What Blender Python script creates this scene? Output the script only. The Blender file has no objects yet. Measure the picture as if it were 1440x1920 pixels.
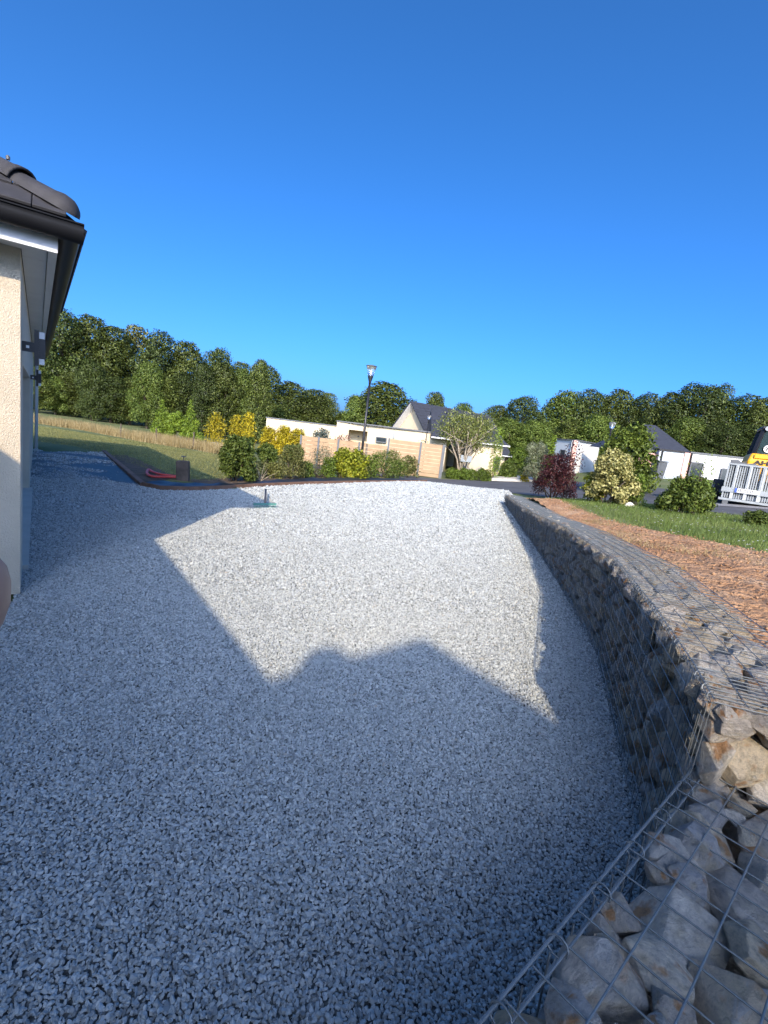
import bpy, bmesh, math, random
import numpy as np
from mathutils import Vector, Matrix, noise as mnoise

# ------------------------------------------------------------------ camera, sky, sun, exposure
scene = bpy.context.scene
C = scene.collection
H_CAM, F_PX, PITCH, ROLL = 1.5, 900.0, math.radians(9.1), math.radians(7.0)
cam_data = bpy.data.cameras.new("camera")
cam = bpy.data.objects.new("camera", cam_data); C.objects.link(cam)
CAM_R = Matrix.Rotation(math.pi/2 - PITCH, 3, 'X') @ Matrix.Rotation(ROLL, 3, 'Z')
cam.matrix_world = Matrix.Translation((0, 0, H_CAM)) @ CAM_R.to_4x4()
cam_data.sensor_fit = 'VERTICAL'; cam_data.sensor_height = 36.0
cam_data.lens = F_PX/1920*36.0
cam_data.clip_start = 0.02; cam_data.clip_end = 3000
scene.camera = cam

SUN_EL = math.radians(26.6)
SUN_DIR = Vector((0.022, math.cos(SUN_EL), -math.sin(SUN_EL))).normalized()   # the way the light travels
world = bpy.data.worlds.new("World"); scene.world = world; world.use_nodes = True
wn = world.node_tree
bg = wn.nodes['Background']
sky = wn.nodes.new('ShaderNodeTexSky'); sky.sky_type = 'NISHITA'; sky.sun_disc = False
sky.sun_elevation = SUN_EL; sky.sun_rotation = math.pi
sky.air_density = 0.4; sky.dust_density = 3.4; sky.ozone_density = 8.0; sky.altitude = 0
hs_ = wn.nodes.new('ShaderNodeHueSaturation'); hs_.inputs['Saturation'].default_value = 1.13; hs_.inputs['Hue'].default_value = 0.496
wn.links.new(sky.outputs[0], hs_.inputs['Color']); wn.links.new(hs_.outputs[0], bg.inputs[0]); bg.inputs[1].default_value = 0.15
sl = bpy.data.lights.new("sun", 'SUN'); sl.energy = 2.0; sl.angle = math.radians(0.53); sl.color = (1.0, 0.83, 0.61)
sun = bpy.data.objects.new("sun", sl); C.objects.link(sun)
sun.rotation_euler = SUN_DIR.to_track_quat('-Z', 'Y').to_euler(); sun.location = (0, -30, 30)
scene.view_settings.view_transform = 'Standard'; scene.view_settings.look = 'None'
scene.view_settings.exposure = 1.55; scene.view_settings.gamma = 1.0
scene.view_settings.use_curve_mapping = False

# ------------------------------------------------------------------ helpers
rng = np.random.default_rng(11)
random.seed(5)
RN = np.array(CAM_R)

def ray(u, v):
    return RN @ np.array([(u-720)/F_PX, -(v-960)/F_PX, -1.0])
def at(u, v, d):                       # survey point: photo pixel at a known depth
    return np.array([0, 0, H_CAM]) + ray(u, v)*d
def on(u, v, z=0.0):
    r = ray(u, v); return np.array([0, 0, H_CAM]) + r*((z-H_CAM)/r[2])

# terrain heights measured at a few places, thin-plate interpolation between them
CP = np.array([(-20,8,0),(-10,5,0),(-8.5,14,0),(-4.5,9.3,0),(-3.2,11.8,0),(-1,14.6,-.01),(1.4,17.5,-.04),(-12,21,-.15),(-4.5,24,-.42),(2.5,24,-.33),
 (-25,33,-.3),(-8,34,-.6),(1,34,-.55),(1.7,1.5,.68),(2.4,3.5,.71),(2.7,5.5,.64),(3.0,7.9,.45),(3.8,13.2,.20),(3.8,5.0,.71),(3.9,11.2,.46),(5.4,11.2,.55),
 (7,10,.68),(9,12.5,.80),(14,14,1.0),(6,3,.8),(5.5,18.5,0),(8,18.5,.25),(11,18,.6),(10,22.5,.35),(9,30,-.1),(16,26,1.15),(20,30,1.3),(25,20,1.5),
 (13,40,.4),(26,42,1.4),(42,40,1.8),(-42,40,0),(0,62,-.5),(40,72,1),(-40,80,0),(0,100,0),(-4,0,0),(3,-6,.5),(-8,-8,0),(12,-8,.8)], float)
def _tps(r2): return np.where(r2 < 1e-12, 0, .5*r2*np.log(np.maximum(r2, 1e-12)))
_n = len(CP); _S = 10.0
_xy = CP[:, :2]/_S
_K = _tps(((_xy[:, None]-_xy[None])**2).sum(-1)) + np.eye(_n)*2e-3
_P = np.c_[np.ones(_n), _xy]
_sol = np.linalg.solve(np.block([[_K, _P], [_P.T, np.zeros((3, 3))]]), np.r_[CP[:, 2], 0, 0, 0])
def tps(xy):
    q = np.atleast_2d(xy)/_S
    return _tps(((q[:, None]-_xy[None])**2).sum(-1)) @ _sol[:_n] + _sol[_n] + q @ _sol[_n+1:]

# gabion wall: top front edge (x,y,z) and base line (x,y)
WT = np.array([(1.12,1.44,.79),(1.18,1.65,.815),(1.395,2.3,.81),(1.80,3.6,.78),(2.18,5.66,.68),(2.5,7.92,.52),(2.88,10.6,.41),(3.27,13.3,.28)])
WB = np.array([(1.08,1.44),(1.155,1.65),(1.385,2.3),(1.81,3.6),(2.2,5.66),(2.54,7.92),(2.92,10.6),(3.3,13.3)])
EDGE = [tuple(on(u, v)[:2]) for u, v in ((195,848),(268,911),(300,918),(350,919.5),(420,917),(500,911.5),(580,908),(660,906),(740,904.5),(800,903.5))]
GRAVEL = [(-3.2,-3.0),(2.4,-3.0),(1.35,1.2),(1.35,1.65),(1.6,2.3),(2.0,3.6),(2.4,5.66),(2.8,7.92),(3.2,10.6),(3.55,13.3),(4.1,15.4),(4.45,17.6)] + [EDGE[-1]] + EDGE[::-1][1:] + [(-8.9,12.4)] + [(-9.9,13.2),(-2.6,3.3)]
def inpoly(p, poly):
    x, y = p[:, 0], p[:, 1]; ins = np.zeros(len(p), bool); P = np.array(poly); j = len(P)-1
    for i in range(len(P)):
        c = ((P[i,1] > y) != (P[j,1] > y)) & (x < (P[j,0]-P[i,0])*(y-P[i,1])/(P[j,1]-P[i,1]+1e-12)+P[i,0])
        ins ^= c; j = i
    return ins
def polydist(p, poly, closed=True):
    P = np.array(poly); d = np.full(len(p), 1e9)
    for i in range(len(P) - (0 if closed else 1)):
        a, b = P[i], P[(i+1) % len(P)]; ab = b-a
        t = np.clip(((p-a) @ ab)/(ab @ ab+1e-12), 0, 1)
        d = np.minimum(d, np.linalg.norm(p-(a+t[:, None]*ab), axis=1))
    return d
LOW_Z = -.055
def terrain(xy):
    xy = np.atleast_2d(np.asarray(xy, float)); z = tps(xy)
    x, y = xy[:, 0], xy[:, 1]
    wallx = np.interp(y, WT[:, 1], WT[:, 0]+.22)
    left = (x < wallx) & (y < 13.4)
    zl = np.where(y < 9, 0, np.clip(z, -2, .05))
    z = np.where(left, np.where(y < 9, 0.0, zl), z)
    z = np.where((y < 1.6) & (x < 3), np.where(x < 1.9, 0.0, z), z)
    r = np.hypot(x, y); z = z*np.clip((170-r)/70, 0, 1) + 0*r
    return z
def gz(x, y): return float(terrain([(x, y)])[0])
def hit(u, v):                         # first place where the line of sight through (u,v) meets the terrain
    r = ray(u, v)
    for d in np.arange(1.5, 120, .1):
        p = np.array([0, 0, H_CAM])+r*d
        if p[2] <= gz(p[0], p[1]): return p
    return np.array([0, 0, H_CAM])+r*60

def link(name, mesh, mat=None, parent=None, loc=None):
    o = bpy.data.objects.new(name, mesh); C.objects.link(o)
    if mat is not None:
        if isinstance(mat, (list, tuple)):
            for m in mat: mesh.materials.append(m)
        elif not mesh.materials: mesh.materials.append(mat)
    if parent is not None: o.parent = parent
    if loc is not None: o.location = loc
    return o
def tag(o, label=None, cat=None, group=None, kind=None):
    if label: o['label'] = label
    if cat: o['category'] = cat
    if group: o['group'] = group
    if kind: o['kind'] = kind
    return o
def thing(name, label, cat, loc=(0,0,0), rz=0, group=None):
    o = bpy.data.objects.new(name, None); C.objects.link(o); o.empty_display_size = .2
    o.location = loc; o.rotation_euler = (0, 0, rz); return tag(o, label, cat, group)
def copy_tree(o, parent=None):
    c = o.copy(); C.objects.link(c); c.parent = parent
    for ch in list(o.children): copy_tree(ch, c)
    return c

class MB:
    def __init__(s): s.v = []; s.f = []; s.m = []; s.cm = 0
    def add(s, vs, fs):
        b = len(s.v); s.v += [tuple(map(float, v)) for v in vs]
        s.f += [tuple(i+b for i in f) for f in fs]; s.m += [s.cm]*len(fs); return s
    def box(s, lo, hi, M=None):
        x0,y0,z0 = lo; x1,y1,z1 = hi
        vs = [Vector(p) for p in ((x0,y0,z0),(x1,y0,z0),(x1,y1,z0),(x0,y1,z0),(x0,y0,z1),(x1,y0,z1),(x1,y1,z1),(x0,y1,z1))]
        if M is not None: vs = [M @ v for v in vs]
        return s.add(vs, [(0,3,2,1),(4,5,6,7),(0,1,5,4),(1,2,6,5),(2,3,7,6),(3,0,4,7)])
    def bar(s, a, b, w, h=None, up=(0,0,1)):
        a = Vector(a); b = Vector(b); h = h or w
        d = (b-a); L = d.length; d.normalize(); u = Vector(up)
        x = d.cross(u)
        if x.length < 1e-4: x = d.cross(Vector((1,0,0)))
        x.normalize(); y = x.cross(d)
        vs = [p + x*sx*w/2 + y*sy*h/2 for p in (a, b) for sx, sy in ((-1,-1),(1,-1),(1,1),(-1,1))]
        return s.add(vs, [(0,3,2,1),(4,5,6,7),(0,1,5,4),(1,2,6,5),(2,3,7,6),(3,0,4,7)])
    def prism(s, poly, z0, z1):
        n = len(poly)
        area = sum(poly[i][0]*poly[(i+1)%n][1]-poly[(i+1)%n][0]*poly[i][1] for i in range(n))
        if area < 0: poly = poly[::-1]
        vs = [(p[0],p[1],z0) for p in poly]+[(p[0],p[1],z1) for p in poly]
        return s.add(vs, [tuple(range(n-1,-1,-1)), tuple(range(n,2*n))]+[(i,(i+1)%n,n+(i+1)%n,n+i) for i in range(n)])
    def tube(s, pts, rad, k=6, caps=True):
        pts = [Vector(p) for p in pts]; n = len(pts)
        rad = [rad]*n if isinstance(rad, (int, float)) else list(rad)
        prev = None; vs = []
        for i in range(n):
            d = (pts[min(i+1,n-1)]-pts[max(i-1,0)]).normalized()
            if prev is None:
                x = d.cross(Vector((0,0,1)))
                if x.length < .05: x = d.cross(Vector((1,0,0)))
            else: x = prev - d*prev.dot(d)
            x.normalize(); y = d.cross(x); prev = x
            for j in range(k):
                t = 2*math.pi*j/k; vs.append(pts[i]+(x*math.cos(t)+y*math.sin(t))*rad[i])
        fs = [(i*k+j, i*k+(j+1)%k, (i+1)*k+(j+1)%k, (i+1)*k+j) for i in range(n-1) for j in range(k)]
        if caps: fs += [tuple(range(k-1,-1,-1)), tuple(range((n-1)*k, n*k))]
        return s.add(vs, fs)
    def lathe(s, prof, k=20, c=(0,0,0)):
        vs = [(c[0]+r*math.cos(2*math.pi*j/k), c[1]+r*math.sin(2*math.pi*j/k), c[2]+z) for r, z in prof for j in range(k)]
        n = len(prof)
        fs = [(i*k+j, i*k+(j+1)%k, (i+1)*k+(j+1)%k, (i+1)*k+j) for i in range(n-1) for j in range(k)]
        return s.add(vs, fs + [tuple(range(k-1,-1,-1)), tuple(range((n-1)*k, n*k))])
    def mesh(s, name, smooth=False):
        m = bpy.data.meshes.new(name); m.from_pydata(s.v, [], s.f)
        if any(s.m): m.polygons.foreach_set('material_index', s.m)
        if smooth: m.polygons.foreach_set('use_smooth', [True]*len(m.polygons))
        m.update(); return m
    def build(s, name, mat, parent=None, smooth=False, loc=None):
        return link(name, s.mesh(name, smooth), mat, parent, loc)
def bevel(o, w=.01, seg=2):
    b = o.modifiers.new('bevel', 'BEVEL'); b.width = w; b.segments = seg; b.limit_method = 'ANGLE'; return o

def quick_mesh(name, verts, faces, smooth=False):      # faces: (n,3) or (n,4) array
    m = bpy.data.meshes.new(name); k = faces.shape[1]; nf = len(faces)
    m.vertices.add(len(verts)); m.vertices.foreach_set('co', np.ascontiguousarray(verts, np.float32).ravel())
    m.loops.add(nf*k); m.loops.foreach_set('vertex_index', np.ascontiguousarray(faces, np.int32).ravel())
    m.polygons.add(nf); m.polygons.foreach_set('loop_start', np.arange(nf, dtype=np.int32)*k)
    m.polygons.foreach_set('loop_total', np.full(nf, k, np.int32))
    if smooth: m.polygons.foreach_set('use_smooth', np.ones(nf, bool))
    m.update(calc_edges=True); m.validate(); return m

# ------------------------------------------------------------------ materials
def nodes(name):
    m = bpy.data.materials.new(name); m.use_nodes = True; nt = m.node_tree
    return m, nt, nt.nodes['Principled BSDF']
def N(nt, t, **kw):
    n = nt.nodes.new('ShaderNode'+t)
    for k, v in kw.items():
        if hasattr(n, k): setattr(n, k, v)
        else: n.inputs[k].default_value = v
    return n
def ramp(nt, fac, stops):
    r = nt.nodes.new('ShaderNodeValToRGB'); nt.links.new(fac, r.inputs[0])
    e = r.color_ramp.elements
    while len(e) < len(stops): e.new(.5)
    for el, (p, c) in zip(e, stops): el.position = p; el.color = (*c, 1)
    return r.outputs[0]
def bump(nt, h, strength, dist, bsdf):
    b = N(nt, 'Bump', Strength=strength, Distance=dist); nt.links.new(h, b.inputs['Height'])
    nt.links.new(b.outputs[0], bsdf.inputs['Normal']); return b
def mat(name, col, rough=.7, var=.15, scale=6.0, bump_s=0.0, bump_scale=60.0, bump_d=.01, metal=0.0, spec=.5, coords='Object', detail=6):
    m, nt, b = nodes(name)
    tc = N(nt, 'TexCoord'); nz = N(nt, 'TexNoise', Scale=scale, Detail=float(detail)); nt.links.new(tc.outputs[coords], nz.inputs['Vector'])
    c = np.array(col); lo = tuple(np.clip(c*(1-var), 0, 1)); hi = tuple(np.clip(c*(1+var), 0, 1))
    nt.links.new(ramp(nt, nz.outputs[0], [(.3, lo), (.7, hi)]), b.inputs['Base Color'])
    b.inputs['Roughness'].default_value = rough; b.inputs['Metallic'].default_value = metal
    b.inputs['Specular IOR Level'].default_value = spec
    if bump_s:
        n2 = N(nt, 'TexNoise', Scale=bump_scale, Detail=4.0); nt.links.new(tc.outputs[coords], n2.inputs['Vector'])
        bump(nt, n2.outputs[0], bump_s, bump_d, b)
    return m
def leafmat(name, stops, trans=.3, rough=.55):
    m, nt, b = nodes(name)
    g = N(nt, 'NewGeometry'); oi = N(nt, 'ObjectInfo')
    tc = N(nt, 'TexCoord'); nz = N(nt, 'TexNoise', Scale=.9, Detail=3.0); nt.links.new(tc.outputs['Object'], nz.inputs['Vector'])
    mx = N(nt, 'Math', operation='MULTIPLY_ADD'); nt.links.new(nz.outputs[0], mx.inputs[0]); mx.inputs[1].default_value = .9
    nt.links.new(g.outputs['Random Per Island'], mx.inputs[2])
    m2 = N(nt, 'Math', operation='MULTIPLY_ADD'); nt.links.new(mx.outputs[0], m2.inputs[0]); m2.inputs[1].default_value = .62; m2.inputs[2].default_value = -.08
    col = ramp(nt, m2.outputs[0], stops)
    hs = N(nt, 'HueSaturation'); nt.links.new(col, hs.inputs['Color'])
    mr = N(nt, 'MapRange'); mr.inputs['To Min'].default_value = .8; mr.inputs['To Max'].default_value = 1.2
    nt.links.new(oi.outputs['Random'], mr.inputs['Value']); nt.links.new(mr.outputs[0], hs.inputs['Value'])
    nt.links.new(hs.outputs[0], b.inputs['Base Color']); b.inputs['Roughness'].default_value = rough
    b.inputs['Specular IOR Level'].default_value = .35
    t = N(nt, 'BsdfTranslucent'); nt.links.new(hs.outputs[0], t.inputs[0])
    ms = N(nt, 'MixShader'); ms.inputs[0].default_value = trans
    nt.links.new(b.outputs[0], ms.inputs[1]); nt.links.new(t.outputs[0], ms.inputs[2])
    nt.links.new(ms.outputs[0], nt.nodes['Material Output'].inputs['Surface'])
    return m

M = {}
M['cream'] = mat('cream_render', (.62,.54,.41), .9, .07, 5, .9, 110, .012)
M['cream_far'] = mat('cream_render_far', (.60,.50,.34), .9, .06, .6, .2, 40, .01)
M['white_wall'] = mat('white_render', (.64,.63,.59), .9, .05, .6, .2, 40, .01)
M['shaded_wall'] = mat('shaded_render', (.46,.50,.52), .9, .05, .6, .2, 40, .01)  # blue-grey copy of the white render, shade painted into the base colour
M['pink_wall'] = mat('pink_render', (.62,.36,.29), .9, .06, .6, .2, 40, .01)
M['pvc'] = mat('white_pvc', (.72,.72,.70), .45, .04, 4)
M['gutter'] = mat('black_gutter', (.007,.007,.008), .5, .2, 6, spec=.3)
M['tile'] = mat('dark_concrete_tile', (.036,.034,.036), .75, .25, 9, .5, 160, .004)
M['slate'] = mat('dark_slate', (.040,.042,.050), .6, .2, 5)
M['black'] = mat('black_metal', (.015,.015,.017), .4, .2, 6)
M['frosted'] = mat('white_diffuser', (.8,.8,.78), .4, .03, 6)
M['dark_glass'] = mat('dark_glass', (.03,.04,.045), .08, .2, 3, spec=.8)
M['asphalt'] = mat('asphalt', (.085,.085,.088), .85, .25, 1.2, .6, 250, .006)
M['pale_asphalt'] = mat('pale_paving', (.26,.25,.24), .85, .2, 2.5, .5, 120, .006)
M['kerb'] = mat('kerb_concrete', (.48,.45,.39), .85, .12, 3, .3, 80, .005)
M['wire'] = mat('galvanised_wire', (.155,.17,.17), .45, .15, 20, metal=.25)
M['core'] = mat('gabion_core', (.26,.23,.18), .95, .4, 14, .9, 20, .05)
M['soil'] = None
M['membrane'] = mat('weed_membrane', (.018,.022,.032), .45, .35, 3, .5, 9, .02)
M['edge_wood'] = mat('edging_board', (.17,.095,.06), .8, .3, 5, .4, 40, .005)
M['bark'] = mat('bark', (.085,.065,.048), .9, .35, 4, .8, 18, .02)
M['pale_bark'] = mat('pale_bark', (.30,.25,.18), .9, .3, 6, .5, 25, .01)
M['post_wood'] = mat('weathered_wood', (.10,.075,.058), .9, .35, 6, .7, 30, .01)
M['hose'] = mat('red_hose', (.50,.055,.045), .45, .1, 6)
M['rake_green'] = mat('green_rake', (.10,.26,.22), .5, .12, 8)
M['rake_handle'] = mat('rake_handle', (.16,.12,.10), .6, .2, 8)
M['fence_wood'] = mat('composite_board', (.36,.235,.13), .75, .14, 3, .3, 60, .003)
M['fence_post'] = mat('grey_post', (.10,.105,.11), .5, .1, 5)
M['yellow'] = mat('loader_yellow', (.72,.36,.015), .35, .07, 3)
M['ink'] = mat('dark_ink', (.015,.012,.010), .6, .05, 5)
M['galv'] = mat('galvanised_steel', (.25,.27,.27), .5, .15, 5, metal=.2)
M['galv_pale'] = mat('pale_galvanised_steel', (.38,.40,.40), .5, .1, 5)
M['steel_dark'] = mat('dark_steel', (.10,.105,.11), .6, .2, 5, metal=.3)
M['tyre'] = mat('tyre_rubber', (.02,.02,.02), .85, .2, 20)
M['plate'] = mat('plate_white', (.58,.58,.56), .4, .03, 5)
M['plate_blue'] = mat('plate_blue', (.03,.08,.4), .4, .03, 5)
M['skin'] = mat('skin', (.36,.20,.145), .5, .1, 40, .2, 300, .0005)
M['white_stone'] = mat('white_stone', (.62,.60,.56), .9, .15, 8, .5, 30, .01)

def gravel_mat():
    m, nt, b = nodes('gravel_stone'); oi = N(nt, 'ObjectInfo')
    tc = N(nt, 'TexCoord'); nz = N(nt, 'TexNoise', Scale=1.5, Detail=3.0); nt.links.new(tc.outputs['Object'], nz.inputs['Vector'])
    c = ramp(nt, oi.outputs['Random'], [(0,(.22,.235,.23)),(.2,(.34,.362,.352)),(.55,(.43,.455,.44)),(.9,(.53,.555,.535)),(.97,(.59,.61,.58)),(1,(.42,.39,.33))])
    mx = N(nt, 'Mix', data_type='RGBA', blend_type='MULTIPLY'); mx.inputs[0].default_value = .35
    nt.links.new(c, mx.inputs[6]); nt.links.new(ramp(nt, nz.outputs[0], [(.3,(.6,.6,.6)),(.7,(1,1,1))]), mx.inputs[7])
    nt.links.new(mx.outputs[2], b.inputs['Base Color']); b.inputs['Roughness'].default_value = .85
    b.inputs['Specular IOR Level'].default_value = .3
    return m
M['gravel'] = gravel_mat()
def gravel_sheet_mat():
    m, nt, b = nodes('gravel_bed'); tc = N(nt, 'TexCoord')
    v = N(nt, 'TexVoronoi', Scale=48.0); v.feature = 'F1'; nt.links.new(tc.outputs['Object'], v.inputs['Vector'])
    nt.links.new(ramp(nt, v.outputs['Distance'], [(0,(.20,.215,.205)),(.5,(.12,.13,.125)),(.9,(.03,.032,.03))]), b.inputs['Base Color'])  # shade in the gaps between stones painted in as near-black cell edges
    b.inputs['Roughness'].default_value = .9
    inv = N(nt, 'Math', operation='SUBTRACT'); inv.inputs[0].default_value = 1; nt.links.new(v.outputs['Distance'], inv.inputs[1])
    bump(nt, inv.outputs[0], 1.0, .02, b); return m
M['gravel_bed'] = gravel_sheet_mat()
def stone_mat():
    m, nt, b = nodes('gabion_stone'); oi = N(nt, 'ObjectInfo'); tc = N(nt, 'TexCoord')
    sh = N(nt, 'VectorMath', operation='ADD'); sc = N(nt, 'Math', operation='MULTIPLY'); sc.inputs[1].default_value = 57.0
    nt.links.new(oi.outputs['Random'], sc.inputs[0]); nt.links.new(tc.outputs['Object'], sh.inputs[0]); nt.links.new(sc.outputs[0], sh.inputs[1])
    base = ramp(nt, oi.outputs['Random'], [(0,(.44,.39,.33)),(.15,(.68,.61,.52)),(.3,(.52,.50,.48)),(.45,(.72,.61,.44)),(.6,(.76,.70,.60)),(.75,(.54,.52,.50)),(.88,(.68,.53,.34)),(1,(.62,.56,.48))])
    n1 = N(nt, 'TexNoise', Scale=1.6, Detail=8.0, Roughness=.62); nt.links.new(sh.outputs[0], n1.inputs['Vector'])
    n2 = N(nt, 'TexNoise', Scale=.9, Detail=4.0); nt.links.new(sh.outputs[0], n2.inputs['Vector'])
    n3 = N(nt, 'TexNoise', Scale=4.5, Detail=12.0, Roughness=.78); nt.links.new(sh.outputs[0], n3.inputs['Vector'])
    mp = N(nt, 'Mapping'); mp.inputs['Scale'].default_value = (1.0,1.0,6.0); nt.links.new(sh.outputs[0], mp.inputs[0])
    n4 = N(nt, 'TexNoise', Scale=1.1, Detail=6.0, Distortion=1.2); nt.links.new(mp.outputs[0], n4.inputs['Vector'])
    def mix(fac, a, bcol, mode='MIX', f=1.0):
        x = N(nt, 'Mix', data_type='RGBA', blend_type=mode)
        if fac is None: x.inputs[0].default_value = f
        else: nt.links.new(fac, x.inputs[0])
        if isinstance(a, tuple): x.inputs[6].default_value = (*a, 1)
        else: nt.links.new(a, x.inputs[6])
        if isinstance(bcol, tuple): x.inputs[7].default_value = (*bcol, 1)
        else: nt.links.new(bcol, x.inputs[7])
        return x.outputs[2]
    def mask(sock, lo, hi, top=1.0):
        r = N(nt, 'MapRange'); r.inputs['From Min'].default_value = lo; r.inputs['From Max'].default_value = hi; r.inputs['To Max'].default_value = top
        nt.links.new(sock, r.inputs['Value']); return r.outputs[0]
    c = mix(mask(n1.outputs[0], .50, .66, .7), base, (.54,.46,.31))          # ochre weathering
    c = mix(mask(n2.outputs[0], .58, .66, .85), c, (.48,.23,.07))             # rust stains
    c = mix(mask(n4.outputs[0], .60, .68, .7), c, (.62,.60,.56))              # pale veins
    c = mix(None, c, ramp(nt, n3.outputs[0], [(.34,(.5,.5,.52)),(.5,(1,1,1)),(.66,(1.3,1.29,1.27))]), 'MULTIPLY', .9)
    nt.links.new(c, b.inputs['Base Color']); b.inputs['Roughness'].default_value = .72; b.inputs['Specular IOR Level'].default_value = .4
    bump(nt, n3.outputs[0], .8, .35, b); return m
M['stone'] = stone_mat()
def soil_mat():
    m, nt, b = nodes('orange_soil'); tc = N(nt, 'TexCoord')
    n1 = N(nt, 'TexNoise', Scale=2.2, Detail=8.0); nt.links.new(tc.outputs['Object'], n1.inputs['Vector'])
    n2 = N(nt, 'TexNoise', Scale=30.0, Detail=6.0); nt.links.new(tc.outputs['Object'], n2.inputs['Vector'])
    c1 = ramp(nt, n1.outputs[0], [(.3,(.36,.19,.09)),(.55,(.50,.285,.145)),(.75,(.56,.37,.22))])
    mx = N(nt, 'Mix', data_type='RGBA', blend_type='MULTIPLY'); mx.inputs[0].default_value = .6; nt.links.new(c1, mx.inputs[6])
    nt.links.new(ramp(nt, n2.outputs[0], [(.3,(.55,.5,.45)),(.7,(1.1,1.1,1.1))]), mx.inputs[7]); nt.links.new(mx.outputs[2], b.inputs['Base Color'])
    b.inputs['Roughness'].default_value = .95; bump(nt, n2.outputs[0], 1.0, .06, b); return m
M['soil'] = soil_mat()
M['bed_soil'] = mat('dark_bed_soil', (.10,.07,.045), .95, .35, 4, .8, 30, .02)
def lawn_mat():
    m, nt, b = nodes('lawn'); tc = N(nt, 'TexCoord')
    n1 = N(nt, 'TexNoise', Scale=.35, Detail=7.0, Roughness=.6); nt.links.new(tc.outputs['Object'], n1.inputs['Vector'])
    n2 = N(nt, 'TexNoise', Scale=25.0, Detail=4.0); nt.links.new(tc.outputs['Object'], n2.inputs['Vector'])
    c1 = ramp(nt, n1.outputs[0], [(.3,(.075,.105,.028)),(.5,(.12,.15,.045)),(.68,(.20,.20,.075))])
    mx = N(nt, 'Mix', data_type='RGBA', blend_type='MULTIPLY'); mx.inputs[0].default_value = .6; nt.links.new(c1, mx.inputs[6])
    nt.links.new(ramp(nt, n2.outputs[0], [(.3,(.55,.55,.5)),(.7,(1.2,1.2,1.1))]), mx.inputs[7]); nt.links.new(mx.outputs[2], b.inputs['Base Color'])
    b.inputs['Roughness'].default_value = .95; bump(nt, n2.outputs[0], .8, .03, b); return m
M['lawn'] = lawn_mat()
G3 = lambda a, b, c: [(.15, a), (.5, b), (.9, c)]
M['leaf_forest'] = leafmat('forest_leaf', G3((.012,.020,.004),(.048,.072,.013),(.135,.170,.038)), .25)
M['leaf_forest2'] = leafmat('forest_leaf_warm', G3((.020,.030,.005),(.080,.108,.018),(.19,.22,.045)), .28)
M['leaf_mid'] = leafmat('mid_green_leaf', G3((.042,.070,.012),(.105,.150,.024),(.21,.26,.05)), .3)
M['leaf_mid2'] = leafmat('warm_green_leaf', G3((.045,.07,.009),(.11,.155,.02),(.22,.28,.04)), .28)
M['leaf_fresh'] = leafmat('fresh_green_leaf', G3((.055,.090,.012),(.12,.18,.022),(.22,.29,.04)), .3)
M['leaf_olive'] = leafmat('olive_leaf', G3((.06,.07,.018),(.15,.16,.042),(.30,.28,.09)), .28)
M['leaf_lime'] = leafmat('lime_leaf', G3((.10,.13,.012),(.27,.31,.020),(.48,.46,.04)), .3)
M['leaf_gold'] = leafmat('golden_conifer', G3((.17,.15,.010),(.48,.39,.016),(.78,.60,.04)), .3)
M['leaf_blue'] = leafmat('blue_conifer', G3((.05,.075,.060),(.10,.135,.11),(.17,.21,.18)), .15)
M['leaf_grey'] = leafmat('grey_willow_leaf', G3((.10,.12,.06),(.20,.22,.12),(.33,.34,.21)), .25)
M['leaf_vase'] = leafmat('vase_shrub_leaf', G3((.07,.085,.018),(.17,.20,.045),(.36,.37,.12)), .35)
M['leaf_red'] = leafmat('dark_red_leaf', G3((.022,.007,.010),(.060,.016,.018),(.13,.040,.036)), .2)
M['leaf_pink'] = leafmat('pink_leaf', G3((.25,.12,.09),(.45,.24,.18),(.60,.38,.30)), .3)
M['leaf_var'] = leafmat('variegated_leaf', G3((.08,.09,.025),(.30,.28,.09),(.60,.55,.24)), .25)
M['leaf_thuja'] = leafmat('thuja_leaf', G3((.06,.10,.012),(.15,.22,.020),(.27,.34,.03)), .25)
M['grass'] = leafmat('grass_blade', G3((.06,.10,.020),(.12,.18,.035),(.22,.25,.07)), .3)
M['lawn_blade'] = leafmat('lawn_blade', G3((.11,.12,.035),(.21,.21,.065),(.36,.33,.13)), .3)
M['dry'] = leafmat('dry_grass', G3((.22,.16,.06),(.40,.30,.13),(.58,.46,.24)), .3)

# ------------------------------------------------------------------ ground
def axis(lo, hi, fine_lo, fine_hi, step, grow=1.18):
    v = list(np.arange(fine_lo, fine_hi+1e-6, step)); s = step
    while v[-1] < hi: s *= grow; v.append(v[-1]+s)
    s = step; w = [fine_lo]
    while w[-1] > lo: s *= grow; w.append(w[-1]-s)
    return np.array(sorted(set(w[1:] + v)))
gx = axis(-900, 900, -14, 22, .3); gy = axis(-500, 1200, -4, 34, .3)
X, Y = np.meshgrid(gx, gy); XY = np.c_[X.ravel(), Y.ravel()]
Zg = np.concatenate([terrain(XY[i:i+4000]) for i in range(0, len(XY), 4000)])
ing = inpoly(XY, GRAVEL); dg = polydist(XY, GRAVEL)
Zg = np.where(ing, np.minimum(Zg, LOW_Z), Zg)
inw = (XY[:,0] > np.interp(XY[:,1], WT[:,1], WT[:,0]-.05)) & (XY[:,0] < np.interp(XY[:,1], WT[:,1], WT[:,0]+.42)) & (XY[:,1] < 13.5) & (XY[:,1] > -1)
Zg = np.where(inw, -.06, Zg)
nx, ny = len(gx), len(gy)
I = np.arange(nx*ny).reshape(ny, nx)
F = np.stack([I[:-1,:-1], I[:-1,1:], I[1:,1:], I[1:,:-1]], -1).reshape(-1, 4)
tag(link('ground', quick_mesh('ground', np.c_[XY, Zg], F, True), M['lawn']), kind='structure')

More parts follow.
